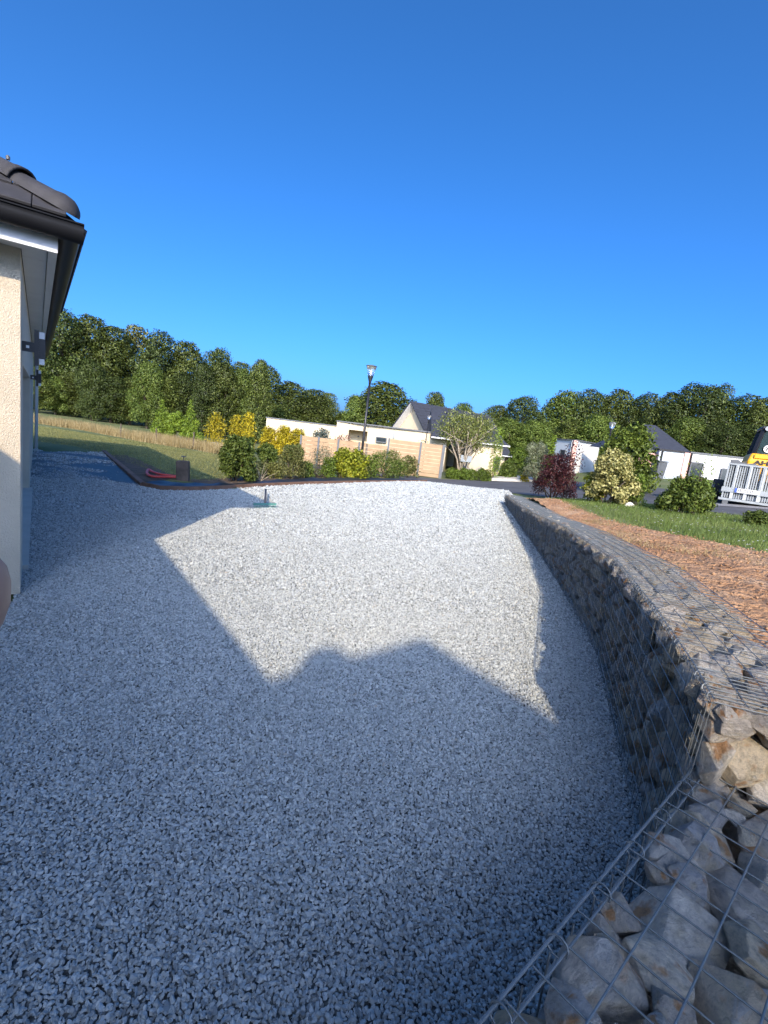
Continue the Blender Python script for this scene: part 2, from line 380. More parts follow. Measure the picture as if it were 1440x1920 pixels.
def sheet(name, poly, m, dz, step=.5, zfun=None, kind='structure'):     # flat polygon laid on the terrain
    P = np.array(poly); lo, hi = P.min(0), P.max(0)
    bm = bmesh.new(); vs = [bm.verts.new((p[0], p[1], 0)) for p in poly]; bm.faces.new(vs)
    for ax in (0, 1):
        for c in np.arange(math.ceil(lo[ax]/step)*step, hi[ax], step):
            co = [0,0,0]; co[ax] = c; no = [0,0,0]; no[ax] = 1
            bmesh.ops.bisect_plane(bm, geom=bm.verts[:]+bm.edges[:]+bm.faces[:], plane_co=co, plane_no=no, dist=1e-5)
    bmesh.ops.triangulate(bm, faces=bm.faces[:])
    for v in bm.verts: v.co.z = (gz(v.co.x, v.co.y) if zfun is None else zfun(v.co.x, v.co.y))+dz
    bmesh.ops.recalc_face_normals(bm, faces=bm.faces[:])
    if sum(f.normal.z for f in bm.faces) < 0: bmesh.ops.reverse_faces(bm, faces=bm.faces[:])
    me = bpy.data.meshes.new(name); bm.to_mesh(me); bm.free()
    me.polygons.foreach_set('use_smooth', [True]*len(me.polygons))
    o = link(name, me, m); tag(o, kind=kind); return o

def gravel_z(x, y): return -.016 if y < 13 else -.016*max(0, 1-(y-13)/3) + min(0.02, gz(x, y)+.03)*min(1, (y-13)/3)
sheet('gravel_bed', GRAVEL, M['gravel_bed'], 0.0, .5, gravel_z)
ROAD = [(40,-6),(22,3.5),(12,7.6),(8.7,8.9),(7.2,10.6),(6.2,12.6),(5.2,15.2),(3.9,17.2),(2.0,18.4),(-1.5,19.4),(-4.5,20.2),(-4.0,22.2),(0,23.0),(2.7,23.6),(5,25.5),(9.2,28.5),(11,24),(12.2,20.5),(16,16.5),(26,11),(44,2)]
sheet('road', ROAD, M['asphalt'], .012, .5)
PAVE = [(40,-2.2),(24,6.4),(13.5,10.4),(10,11.0),(8.2,12.0),(8.6,12.9),(10.5,12.3),(14,11.8),(25,7.6),(41,-1)]
sheet('paving_strip', PAVE, M['pale_asphalt'], .020, .5)

# gravel stones, instanced on points
def rock_mesh(name, seed, sub=2, planes=9, dmin=.55, dmax=.9, scale=(1,1,1), smooth=False):
    r = np.random.default_rng(seed)
    bm = bmesh.new(); bmesh.ops.create_icosphere(bm, subdivisions=sub, radius=1.0)
    v = np.array([q.co[:] for q in bm.verts])
    for _ in range(planes):
        n = r.normal(size=3); n /= np.linalg.norm(n); d = r.uniform(dmin, dmax)
        s = v @ n; v -= np.maximum(s-d, 0)[:, None]*n
    v *= np.array(scale)
    for q, c in zip(bm.verts, v): q.co = c
    me = bpy.data.meshes.new(name); bm.to_mesh(me); bm.free()
    if smooth: me.polygons.foreach_set('use_smooth', [True]*len(me.polygons))
    return me
def hull_mesh(name, seed, n, scale, bev):      # broken angular stone: hull of scattered points with slightly chipped edges
    r = np.random.default_rng(seed); bm = bmesh.new(); ph = r.uniform(0, 6.28)
    for k in range(n):
        z = 1-2*(k+.5)/n; th = ph+k*2.39996+r.normal(0, .35); q = math.sqrt(max(0, 1-z*z)); f = r.uniform(.78, 1.12)
        bm.verts.new((q*math.cos(th)*f*scale[0], q*math.sin(th)*f*scale[1], (z+r.normal(0,.08))*f*scale[2]))
    res = bmesh.ops.convex_hull(bm, input=bm.verts[:])
    bmesh.ops.delete(bm, geom=list({g for g in res['geom_interior']+res['geom_unused'] if isinstance(g, bmesh.types.BMVert)}), context='VERTS')
    bmesh.ops.dissolve_limit(bm, angle_limit=math.radians(14), verts=bm.verts[:], edges=bm.edges[:])
    if bev: bmesh.ops.bevel(bm, geom=bm.edges[:], offset=bev, segments=2, profile=.6, affect='EDGES', clamp_overlap=True)
    bmesh.ops.triangulate(bm, faces=bm.faces[:]); bmesh.ops.recalc_face_normals(bm, faces=bm.faces[:])
    me = bpy.data.meshes.new(name); bm.to_mesh(me); bm.free(); return me
pebbles = bpy.data.collections.new('pebble_shapes')
for i in range(10):
    r = np.random.default_rng(100+i)
    me = hull_mesh('pebble', 300+i, 11, (1.05, r.uniform(.55,.85), r.uniform(.42,.65)), 0)
    me.materials.append(M['gravel']); pebbles.objects.link(bpy.data.objects.new('pebble', me))

MEMB = [tuple(on(u, v)[:2]) for u, v in ((58,847),(120,846),(190,849),(262,908),(215,902),(170,889),(120,880),(62,893))]
def scatter():
    out = []
    for y0, y1, st, sc, dz in ((.3,2.6,.0110,.0071,.0), (.3,2.6,.0155,.0078,-.0065), (2.6,4.2,.0128,.0082,.0), (2.6,4.2,.020,.009,-.007), (4.2,6.5,.0162,.0104,.0), (6.5,10,.023,.0155,.0), (10,19,.037,.0240,.0)):
        xs = np.arange(-9.5, 4.6, st); ys = np.arange(y0, y1, st*.9)
        Xs, Ys = np.meshgrid(xs, ys); p = np.c_[Xs.ravel(), Ys.ravel()] + rng.uniform(-.6, .6, (Xs.size, 2))*st
        keep = (p[:,0] > -1.0*p[:,1]-.9) & (p[:,0] < .95*p[:,1]+1.2)
        p = p[keep]; p = p[inpoly(p, GRAVEL)]
        out.append(np.c_[p, np.full(len(p), sc), np.full(len(p), dz)])
    return np.concatenate(out)
pt = scatter()
nzv = np.array([mnoise.noise((x*1.1, y*1.6, 3.3)) + .5*mnoise.noise((x*3, y*4, 8.1)) for x, y in pt[:, :2]]) if False else None
inm = np.where(inpoly(pt[:, :2], MEMB))[0]
drop = [i for i in inm if mnoise.noise((pt[i,0]*.9, pt[i,1]*1.3, 3.3)) + .6*mnoise.noise((pt[i,0]*2.7, pt[i,1]*3.1, 8.1)) + rng.normal()*.12 > -.06]
pt = np.delete(pt, drop, 0)
npt = len(pt)
zz = np.array([gravel_z(x, y) for x, y in pt[:, :2]]) + rng.normal(0, .0036, npt)*(pt[:,2]/.010) + .007 + pt[:,3] + np.array([.006*mnoise.noise((x*1.7, y*1.7, 5.)) for x, y in pt[:, :2]])
big = .92 + .34*np.abs(rng.normal(0, 1, npt))
scl = (pt[:, 2]*big)[:, None]*rng.uniform(.8, 1.2, (npt, 3))
rot = np.c_[rng.normal(0, .65, npt), rng.normal(0, .65, npt), rng.uniform(0, 6.283, npt)]
gm = bpy.data.meshes.new('gravel'); gm.vertices.add(npt)
gm.vertices.foreach_set('co', np.c_[pt[:, :2], zz].astype(np.float32).ravel())
for nm, arr in (('rot', rot), ('scl', scl)):
    a = gm.attributes.new(nm, 'FLOAT_VECTOR', 'POINT'); a.data.foreach_set('vector', arr.astype(np.float32).ravel())
a = gm.attributes.new('pick', 'INT', 'POINT'); a.data.foreach_set('value', rng.integers(0, 10, npt).astype(np.int32))
gravel = link('gravel', gm, M['gravel']); tag(gravel, 'pale grey crushed stone gravel covering the driveway', 'gravel', kind='stuff')
ng = bpy.data.node_groups.new('scatter_pebbles', 'GeometryNodeTree')
ng.interface.new_socket('Geometry', in_out='INPUT', socket_type='NodeSocketGeometry')
ng.interface.new_socket('Geometry', in_out='OUTPUT', socket_type='NodeSocketGeometry')
gi = ng.nodes.new('NodeGroupInput'); go = ng.nodes.new('NodeGroupOutput')
ip = ng.nodes.new('GeometryNodeInstanceOnPoints'); ci = ng.nodes.new('GeometryNodeCollectionInfo')
ci.inputs['Collection'].default_value = pebbles; ci.inputs['Separate Children'].default_value = True
def attr(nm, typ):
    n = ng.nodes.new('GeometryNodeInputNamedAttribute'); n.data_type = typ; n.inputs['Name'].default_value = nm; return n.outputs['Attribute']
ng.links.new(gi.outputs[0], ip.inputs['Points']); ng.links.new(ci.outputs[0], ip.inputs['Instance'])
ip.inputs['Pick Instance'].default_value = True; ng.links.new(attr('pick', 'INT'), ip.inputs['Instance Index'])
ng.links.new(attr('rot', 'FLOAT_VECTOR'), ip.inputs['Rotation']); ng.links.new(attr('scl', 'FLOAT_VECTOR'), ip.inputs['Scale'])
ng.links.new(ip.outputs[0], go.inputs[0])
md = gravel.modifiers.new('pebbles', 'NODES'); md.node_group = ng

# membrane showing through the thin gravel, and the strip behind the edging
def wrinkled(name, rowA, rowB, m, zb, amp, nu=60, nv=6, zf=None):
    A, B = np.array(rowA), np.array(rowB)
    def res(P, n):
        s = np.r_[0, np.cumsum(np.linalg.norm(np.diff(P, axis=0), axis=1))]; t = np.linspace(0, s[-1], n)
        return np.c_[np.interp(t, s, P[:,0]), np.interp(t, s, P[:,1])]
    a, b = res(A, nu), res(B, nu); V = []
    for i in range(nu):
        for j in range(nv):
            p = a[i]+(b[i]-a[i])*j/(nv-1)
            z = zb + (zf(p[0], p[1]) if zf else 0) + amp*mnoise.noise((p[0]*3.1, p[1]*2.3, 1.7))*(1 if 0 < j < nv-1 else .4)
            V.append((p[0], p[1], z))
    I = np.arange(nu*nv).reshape(nu, nv); F = np.stack([I[:-1,:-1], I[1:,:-1], I[1:,1:], I[:-1,1:]], -1).reshape(-1, 4)
    return link(name, quick_mesh(name, np.array(V), F, True), m)
mrowA = [on(u, v)[:2] for u, v in ((58,847),(120,846),(190,849),(228,878),(264,909))]
mrowB = [on(u, v)[:2] for u, v in ((58,894),(100,897),(150,895),(205,900),(258,910))]
tag(wrinkled('weed_membrane', mrowA, mrowB, M['membrane'], .002, .006), 'black weed membrane showing through thin gravel beside the house', 'membrane')
eb = np.array(EDGE[1:])
off = []
for i, p in enumerate(eb):
    d = eb[min(i+1, len(eb)-1)]-eb[max(i-1, 0)]; d /= np.linalg.norm(d); n = np.array([-d[1], d[0]])
    off.append(p + n*(.55 + .25*math.sin(i*1.3)))
o = wrinkled('weed_membrane', [tuple(p+np.array([-.01,.06])) for p in eb], off, M['membrane'], .05, .07, 120, 8)
tag(o, 'dark plastic weed membrane laid behind the edging under the shrubs', 'membrane')
bedo = [tuple(np.array(p)+(np.array(p)-q)/np.linalg.norm(np.array(p)-q)*.9) for p, q in zip(off[3:], eb[3:])]
sheet('bed_soil', [tuple(p) for p in off[3:]] + bedo[::-1], M['bed_soil'], .012, .4)
ed = thing('garden_edging', 'brown wooden edging boards along the far edge of the gravel', 'edging')
for i in range(len(EDGE)-1):
    a, b = np.array(EDGE[i]), np.array(EDGE[i+1])
    w = .10 if i == 0 else .035
    h = .06 if i == 0 else .075
    MB().bar((a[0], a[1], h/2), (b[0], b[1], h/2), w, h).build('board', M['edge_wood'], ed)

# ------------------------------------------------------------------ the near house (left) and its wing behind the camera
AX = Vector((-.593, .805, 0)).normalized(); NX = Vector((AX.y, -AX.x, 0))
def hw(a, n, z): return AX*a + NX*n + Vector((0, 0, z))
def hbox(mb, a0, a1, n0, n1, z0, z1):
    vs = [hw(a, n, z) for z in (z0, z1) for a, n in ((a0,n0),(a1,n0),(a1,n1),(a0,n1))]
    return mb.add(vs, [(0,1,2,3),(7,6,5,4),(4,5,1,0),(5,6,2,1),(6,7,3,2),(7,4,0,3)])
house = thing('house', 'cream rendered house with black gutter and dark tiled roof at left', 'house')
SOF = 2.43
w = MB()      # walls with the garage opening and a door opening cut out of the side wall
hbox(w, 4.31, 4.95, -.40, -.10, 0, SOF)
hbox(w, 4.95, 9.14, -.40, -.10, 1.70, SOF)
hbox(w, 9.14, 10.6, -.40, -.10, 0, SOF)
hbox(w, 10.6, 11.6, -.40, -.10, 1.70, SOF)
hbox(w, 11.6, 16.4, -.40, -.10, 0, SOF)
hbox(w, 4.31, 4.60, -8.6, -.40, 0, SOF)
w.build('wall', M['cream'], house)
w = MB(); hbox(w, 2.4, 4.3, -8.6, -2.4, 0, SOF); hbox(w, -5.6, 2.4, -8.6, -2.5, 0, SOF); w.build('wing_wall', M['cream'], house)
w = MB(); hbox(w, 4.95, 9.14, -.62, -.55, .03, 1.70); d_ = w.build('garage_door', M['pvc'], house)
for k in range(6):
    w = MB(); hbox(w, 4.97, 9.12, -.545, -.53, .05+k*.275, .05+k*.275+.255); w.build('panel', M['pvc'], d_)
w = MB(); hbox(w, 10.6, 11.6, -.40, -.33, .03, 1.70); w.build('door', M['steel_dark'], house)
w = MB(); hbox(w, 4.95, 9.2, -.55, -.06, -.02, .03); w.build('threshold', M['kerb'], house)
w = MB(); w.tube([hw(15.9, -.03, 0), hw(15.9, -.03, 2.3), hw(15.9, .1, 2.45)], .04, 8); w.build('downpipe', M['pvc'], house, True)
# soffit in panels, fascia, gutter
def hpoly(mb, pts, z0, z1):
    n = len(pts); P = [hw(a, b, 0) for a, b in pts]
    return mb.prism([(p.x, p.y) for p in P], z0, z1)
w = MB(); hpoly(w, [(4.06,.04),(4.06,-.62),(4.31,-.62),(4.31,-.1)], SOF, SOF+.015); w.build('soffit_board', M['pvc'], house)
a = 4.31
w = MB(); hpoly(w, [(4.065,.045),(4.31,-.095),(4.52,-.095),(4.52,.045)], SOF, SOF+.015); w.build('soffit_board', M['pvc'], house)
for k in range(8):
    a0 = 4.527+k*1.5; a1 = min(a0+1.493, 16.6)
    w = MB(); hpoly(w, [(a0,-.095),(a0,.045),(a1,.045),(a1,-.095)], SOF, SOF+.015); w.build('soffit_board', M['pvc'], house)
w = MB(); hbox(w, 4.04, 16.6, .05, .10, SOF-.012, SOF+.14); w.build('fascia', M['pvc'], house)
w = MB(); hbox(w, 4.035, 4.06, -.62, .099, SOF-.03, SOF+.13); w.build('fascia', M['pvc'], house)
def gutter(p0, p1, out, name='gutter'):
    mb = MB(); p0 = Vector(p0); p1 = Vector(p1); out = Vector(out); prof = []
    for i in range(9):
        t = math.pi + math.pi*i/8; prof.append((math.cos(t)*.062, math.sin(t)*.075))
    prof = [(-.062,.03)]+prof+[(.062,.03),(.070,.036),(.070,.026)]
    outer = [(x, z) for x, z in prof]
    ring = outer + [(x*.9, z*.9+.004) for x, z in reversed(outer)]
    n = len(ring); vs = [p + out*x + Vector((0,0,z)) for p in (p0, p1) for x, z in ring]
    mb.add(vs, [(i, (i+1)%n, n+(i+1)%n, n+i) for i in range(n)])
    mb.add([p0+out*x+Vector((0,0,z)) for x, z in outer], [tuple(range(len(outer)))])
    mb.add([p1+out*x+Vector((0,0,z)) for x, z in outer], [tuple(range(len(outer)-1,-1,-1))])
    return mb.build(name, M['gutter'], house, True)
gutter(hw(3.965,.168,2.55), hw(16.7,.168,2.55), NX)
gutter(hw(3.965,.235,2.55), hw(3.965,-.42,2.55), -AX)
# roof: main planes as a slab under the tiles, then tiles and hip caps near the visible corner
TR = .65
EA, EN, EZ = 4.0, .20, 2.60
rf = MB()
apexN = EN-4.6; apexA = EA+4.6; apexZ = EZ+TR*4.6
rf.add([hw(EA,EN,EZ), hw(16.8,EN,EZ), hw(16.8-4.6,apexN,apexZ), hw(apexA,apexN,apexZ), hw(16.8,EN-9.2,EZ), hw(EA,EN-9.2,EZ),
        hw(EA,EN,EZ-.05), hw(16.8,EN,EZ-.05), hw(16.8,EN-9.2,EZ-.05), hw(EA,EN-9.2,EZ-.05)],
       [(0,1,2,3),(3,2,4,5),(0,3,5),(1,4,2),(0,6,7,1),(1,7,8,4),(4,8,9,5),(5,9,6,0),(6,9,8,7)])
roof = rf.build('roof', M['tile'], house)
# wing roof: unseen, its eave line shaped to cast the left shadow edges on the gravel
wing = MB()
wp = [(EA-.02,-.52),(2.0,-2.08),(-5.8,-2.06),(-5.8,-9.0),(EA-.02,-9.0)]
hpoly(wing, wp, 2.50, 2.60)
wing.add([hw(EA-.02,-.52,2.6), hw(2.0,-2.08,2.6), hw(-5.8,-2.06,2.6), hw(-5.8,-9,2.6), hw(EA-.02,-9,2.6), hw(-3.0,-5.2,4.4), hw(1.2,-5.4,4.4), hw(EA-.02,-5.4,4.4)],
         [(0,7,6),(0,6,1),(1,6,5,2),(2,5,3),(3,5,6,4),(4,6,7)])
wing.build('unseen_wing_roof', M['tile'], house)
# flat tiles on the hip end
up = (AX + Vector((0,0,TR))).normalized(); nrm = (Vector((0,0,1))-AX*TR).normalized()
for row in range(4):
    s0 = -.05 + row*.30; nlim = EN - s0*.84 + .02
    for k in range(6):
        n1 = nlim - k*.30 + (.15 if row % 2 else 0); n0 = n1-.296
        n1 = min(n1, EN-.06-max(s0, 0)*.84); 
        if n1-n0 < .06: continue
        base = hw(EA, 0, EZ+.008)
        def tp(s, n, h): return base + up*s + NX*n + nrm*h
        mb = MB(); vs = [tp(s0, n0, .028), tp(s0, n1, .028), tp(s0+.36, n1, .008), tp(s0+.36, n0, .008), tp(s0, n0, .05), tp(s0, n1, .05), tp(s0+.36, n1, .03), tp(s0+.36, n0, .03)]
        mb.add(vs, [(0,3,2,1),(4,5,6,7),(0,1,5,4),(1,2,6,5),(2,3,7,6),(3,0,4,7)])
        bevel(mb.build('tile', M['tile'], roof), .004, 1)
up2 = (-NX + Vector((0,0,TR))).normalized(); nrm2 = (Vector((0,0,1))+NX*TR).normalized()
for row in range(3):
    for k in range(14):
        s0 = -.05+row*.30; a0 = EA+.17+max(s0,0)*.84+k*.30+(.15 if row % 2 else 0)
        base = hw(0, EN, EZ+.008)
        def tp(s, a, h): return base + up2*s + AX*a + nrm2*h
        mb = MB(); vs = [tp(s0,a0,.028), tp(s0+.36,a0,.008), tp(s0+.36,a0+.296,.008), tp(s0,a0+.296,.028), tp(s0,a0,.05), tp(s0+.36,a0,.03), tp(s0+.36,a0+.296,.03), tp(s0,a0+.296,.05)]
        mb.add(vs, [(0,1,2,3),(7,6,5,4),(4,5,1,0),(5,6,2,1),(6,7,3,2),(7,4,0,3)])
        mb.build('tile', M['tile'], roof)
hipd = (AX - NX + Vector((0,0,TR))); hipd.normalize()
side = Vector((0,0,1)).cross(hipd).normalized(); hup = hipd.cross(side)
h0 = hw(EA+.02, EN-.02, EZ+.045)
for k in range(9):
    s0 = .06+k*.36 if k else .07; L = .40 if k else .38
    mb = MB(); vs = []
    segs = [(0,.112),(.04,.110),(.09,.098),(L,.086)] if k else [(-.085,.012),(-.07,.045),(-.045,.078),(-.01,.100),(.04,.106),(.10,.096),(L,.086)]
    for s, r in segs:
        for j in range(11):
            t = math.pi*j/10 - .0
            vs.append(h0 + hipd*(s0+s) + side*(math.cos(t)*r) + hup*(math.sin(t)*r*.92 - .012*s/L))
    ns = len(segs); fs = [(i*11+j, i*11+j+1, (i+1)*11+j+1, (i+1)*11+j) for i in range(ns-1) for j in range(10)]
    for s, r in segs:
        for j in range(11):
            t = math.pi*j/10; vs.append(h0 + hipd*(s0+s) + side*(math.cos(t)*(r-.014)) + hup*(math.sin(t)*(r-.014)*.92 - .012*s/L))
    o2 = ns*11; fs += [(o2+i*11+j+1, o2+i*11+j, o2+(i+1)*11+j, o2+(i+1)*11+j+1) for i in range(ns-1) for j in range(10)]
    fs += [(j+1, j, o2+j, o2+j+1) for j in range(10)]
    mb.add(vs, fs); cap = mb.build('hip_tile', M['tile'], roof, True)
    if k:
        kn = MB(); kn.lathe([(0,0),(.012,0),(.012,.02),(.006,.026),(0,.026)], 8, h0+hipd*(s0+.16)+hup*.088); kn.build('clip_screw', M['steel_dark'], cap)
# wall lamps either side of the garage door
def wall_lamp(a, z, label):
    t = thing('wall_lamp', label, 'lamp', hw(a, -.1, z), 0, 'wall lamps beside the garage door')
    def lb(name, a0, a1, n0, n1, z0, z1, m):
        mb = MB(); vs = [AX*aa + NX*nn + Vector((0,0,zz_)) for zz_ in (z0, z1) for aa, nn in ((a0,n0),(a1,n0),(a1,n1),(a0,n1))]
        mb.add(vs, [(0,1,2,3),(7,6,5,4),(4,5,1,0),(5,6,2,1),(6,7,3,2),(7,4,0,3)]); return mb.build(name, m, t)
    br = lb('bracket', -.03, .03, 0, .075, -.035, .035, M['black']); sq = lb('fixing', -.034, -.029, .025, .045, -.012, .008, M['frosted'])
    sq.parent = br
    lb('body', -.04, .04, .075, .105, -.13, .13, M['black']); lb('body', -.045, .045, .1052, .145, -.075, .07, M['black'])
    lb('diffuser', -.035, .035, .1055, .14, .0705, .12, M['frosted']); lb('diffuser', -.035, .035, .1055, .14, -.12, -.0755, M['frosted'])
wall_lamp(4.72, 1.83, 'black cross-shaped wall lamp nearest the front corner of the cream house')
wall_lamp(9.75, 1.72, 'smaller looking black wall lamp beyond the garage opening of the cream house')

# the neighbouring gabled house behind the photographer: it casts the peaked shadow on the gravel
nb = thing('house', 'gabled cream house standing behind the photographer', 'house')
PZ = 6.0; PY = 3.51-2*PZ; PX = .38-2*PZ*.0246+.04
zr = lambda x: PZ-.617*(x-PX) if x > PX else PZ-.46*(PX-x)
w = MB(); w.add([(x, y, z) for y in (PY, PY-9) for x, z in ((-5,0),(6,0),(6,zr(6)-.15),(PX,PZ-.15),(-5,zr(-5)-.15))], [(0,1,2,3,4),(9,8,7,6,5),(0,5,6,1),(1,6,7,2),(2,7,8,3),(3,8,9,4),(4,9,5,0)])
w.build('wall', M['cream_far'], nb)
w = MB(); w.add([(x, y, z) for y in (PY+.02, PY-9.2) for x, z in ((-5.3,zr(-5.3)),(PX,PZ),(6.3,zr(6.3)),(6.3,zr(6.3)-.14),(PX,PZ-.14),(-5.3,zr(-5.3)-.14))], [(0,1,4,5),(1,2,3,4),(11,10,7,6),(10,9,8,7),(0,6,7,1),(1,7,8,2),(2,8,9,3),(3,9,10,4),(4,10,11,5),(5,11,6,0)])
rr = w.build('roof', M['slate'], nb)
w = MB(); w.lathe([(.17,0),(.17,.28),(.15,.34),(.10,.37),(.0,.38)], 12, (PX-.66, PY-.3, zr(PX-.66)-.13)); w.build('chimney', M['pink_wall'], rr)

# ------------------------------------------------------------------ gabion wall
ST_NEAR = [hull_mesh('stone_near', 500+i, 13+i % 5, (1.05,1.05,1.05), .05) for i in range(16)]
ST_FAR = [hull_mesh('stone_far', 600+i, 12, (1.05,1.05,1.05), .0) for i in range(14)]
for me in ST_NEAR+ST_FAR: me.materials.append(M['stone'])
def pack(Wd, Hd, rmax, rmin, seed, tries=4200, gap=.93):
    r = np.random.default_rng(seed); P = np.zeros((0, 3))
    for k in range(tries):
        rad = rmin+(rmax-rmin)*max(0, 1-k/(tries*.7))**1.1*r.uniform(.75, 1)
        x, y = r.uniform(rad*.7, Wd-rad*.7), r.uniform(rad*.7, Hd-rad*.7)
        if len(P):
            d = np.hypot(P[:,0]-x, P[:,1]-y)
            if (d < (P[:,2]+rad)*gap).any(): continue
        P = np.r_[P, [[x, y, rad]]]
    return P
def stone(parent, p, rad, nrm, near, r):
    me = (ST_NEAR if near else ST_FAR)[r.integers(0, 16 if near else 14)]
    o = bpy.data.objects.new('stone', me); C.objects.link(o); o.parent = parent
    z = Vector(nrm); q = z.to_track_quat('Z', 'Y')
    from mathutils import Quaternion
    q = q @ Quaternion((0,0,1), r.uniform(0, 6.28)) @ Quaternion((1,0,0), r.normal(0, .25)) @ Quaternion((0,1,0), r.normal(0, .25))
    s = rad*1.2; e = r.uniform(.85, 1.25); zs = s*r.uniform(.6, .85)
    nn_ = Vector(nrm).normalized(); p = Vector(p) - nn_*(zs*.92+.004)
    o.rotation_mode = 'QUATERNION'; o.rotation_quaternion = q
    o.scale = (s*e, s/e**.5, zs); o.location = p
WIRE = .0020
def wires(mb, a, b, rad=WIRE, k=4): mb.tube([a, b], rad, k, False)
def helix(mb, a, b, rad, pitch, wr, k=4, per=8):
    a = Vector(a); b = Vector(b); d = b-a; L = d.length; d.normalize(); x = d.cross(Vector((0,0,1))).normalized(); y = d.cross(x)
    n = max(8, int(L/pitch*per)); mb.tube([a+d*(L*i/n)+(x*math.cos(2*math.pi*i/per)+y*math.sin(2*math.pi*i/per))*rad for i in range(n+1)], wr, k, False)
GAB_LABEL = ['short stone-filled gabion basket nearest the camera in the tall row, above the low basket',
 'second nearest basket of the tall gabion row, dark face in shade and sunlit top', 'gabion basket at the bend of the wall where the shadow strip on gravel ends',
 'gabion basket just past the bend, beside bare orange soil', 'gabion basket around the middle of the curved stone wall', 'lower gabion basket level with the middle of the sunlit gravel',
 'third gabion basket from the far tip of the stone wall', 'second gabion basket from the far tip of the stone wall', 'farthest and lowest gabion basket, the far tip of the stone wall']
segs = [(0,2,1,1.0)]
KN = []      # basket knots along the two lines
def lerp_line(P, t):
    i = min(int(t), len(P)-2); return P[i]+(P[i+1]-P[i])*(t-i)
for t in (0, 2, 3, 4, 4.5, 5, 5.5, 6, 6.5, 7): KN.append((lerp_line(WT, t), lerp_line(WB, t), t))
for g in range(9):
    t0, t1 = KN[g][2], KN[g+1][2]
    r = np.random.default_rng(40+g)
    (T0, B0, _), (T1, B1, _) = KN[g], KN[g+1]
    gb = thing('gabion', GAB_LABEL[g], 'gabion', (B0[0], B0[1], 0), 0, 'stone gabion baskets of the retaining wall')
    org = np.array([B0[0], B0[1], 0])
    d = (B1-B0); L = np.linalg.norm(d); d = d/L; inn = np.array([d[1], -d[0]])     # inward, away from the gravel
    depth = .46
    topf = lambda s: np.array([*(T0[:2]+(T1[:2]-T0[:2])*s), np.interp(t0+(t1-t0)*s, np.arange(8), WT[:,2])]) if g else lerp_line(WT, 2*s)
    botf = lambda s: np.array([*(B0+(B1-B0)*s), -.02]) if g else np.array([*lerp_line(WB, 2*s), -.02])
    rel = lambda p: Vector(p)-Vector(org)
    i3 = np.array([inn[0], inn[1], 0]); back = np.array([0, 0, .0])
    near = g < 2
    rm, rn = ((.085,.035) if g == 0 else (.085,.032) if g < 4 else (.085,.035))
    Hm = max(T0[2], T1[2])
    for x, y, rad in pack(L, Hm+.02, rm, rn, 70+g):
        s = x/L; tp_, bt = topf(s), botf(s); f = y/(Hm+.02)
        p = bt+(tp_-bt)*f; p = p + i3*r.uniform(0,.015)
        if p[2]+rad*.8 > tp_[2]: p[2] = tp_[2]-rad*.75
        stone(gb, rel(p), rad, (-inn[0], -inn[1], .1), near, r)
    for x, y, rad in pack(L, depth, .09, .035, 170+g):
        s = x/L; tp_ = topf(s); p = tp_+i3*y; p[2] -= r.uniform(0,.012)
        stone(gb, rel(p), rad, (0, 0, 1), near, r)
    if g == 0:      # the visible end face
        for x, y, rad in pack(.5, .56, .10, .04, 991, 4200, .86):
            p = topf(0)+i3*x*np.array([1,1,0])+np.array([0,0,-(.56-y)])
            stone(gb, rel(p), rad, (-d[0], -d[1], .1), True, r)
    mb = MB(); vs = []
    c = lambda s, w_, zf, zo: rel((topf(s) if zf else botf(s))+i3*w_+np.array([0,0,zo]))
    for s in (.22 if g == 0 else .03, .97):
        vs += [c(s,.085,0,0), c(s,depth,0,0), c(s,depth-.02,1,-.075), c(s,.085,1,-.075)]
    mb.add(vs, [(0,1,2,3),(7,6,5,4),(0,4,5,1),(1,5,6,2),(2,6,7,3),(3,7,4,0)]); mb.build('stone_fill', M['core'], gb)
    fm = MB(); nvt = int(round(L/.05))
    for k in range(nvt+1):
        s = k/nvt; a_, b_ = botf(s), topf(s); bul = r.normal(0, .002)
        wires(fm, rel(a_-i3*.004+i3*bul), rel(b_-i3*.004+i3*bul), .0015)
    nh = max(2, int(round(Hm/.075)))
    for k in range(nh+1):
        f = k/nh; fm.tube([rel(botf(s)+(topf(s)-botf(s))*f-i3*.0085) for s in (np.linspace(0,1,7) if g == 0 else (0,1))], .0015, 4, False)
    fm.build('front_mesh', M['wire'], gb)
    tm = MB()
    for k in range(nvt+1):
        s = k/nvt; sag = r.normal(0, .003); wires(tm, rel(topf(s)+np.array([0,0,.004+sag])), rel(topf(s)+i3*depth+np.array([0,0,.004-sag])))
    for k in range(6):
        tm.tube([rel(topf(s)+i3*depth*k/5+np.array([0,0,.0085])) for s in (np.linspace(0,1,7) if g == 0 else (0,1))], WIRE*(1.3 if k in (0,5) else 1), 4, False)
    tm.build('top_mesh', M['wire'], gb)
    lm = MB(); 
    for s0, s1 in (((0,.3),(.3,.65),(.65,1)) if g == 0 else ((0,1),)): helix(lm, rel(topf(s0)), rel(topf(s1)), .013, .05, .0018)
    helix(lm, rel(botf(1)-i3*.003), rel(topf(1)-i3*.003), .011, .05, .0018); lm.build('lacing_wire', M['wire'], gb)
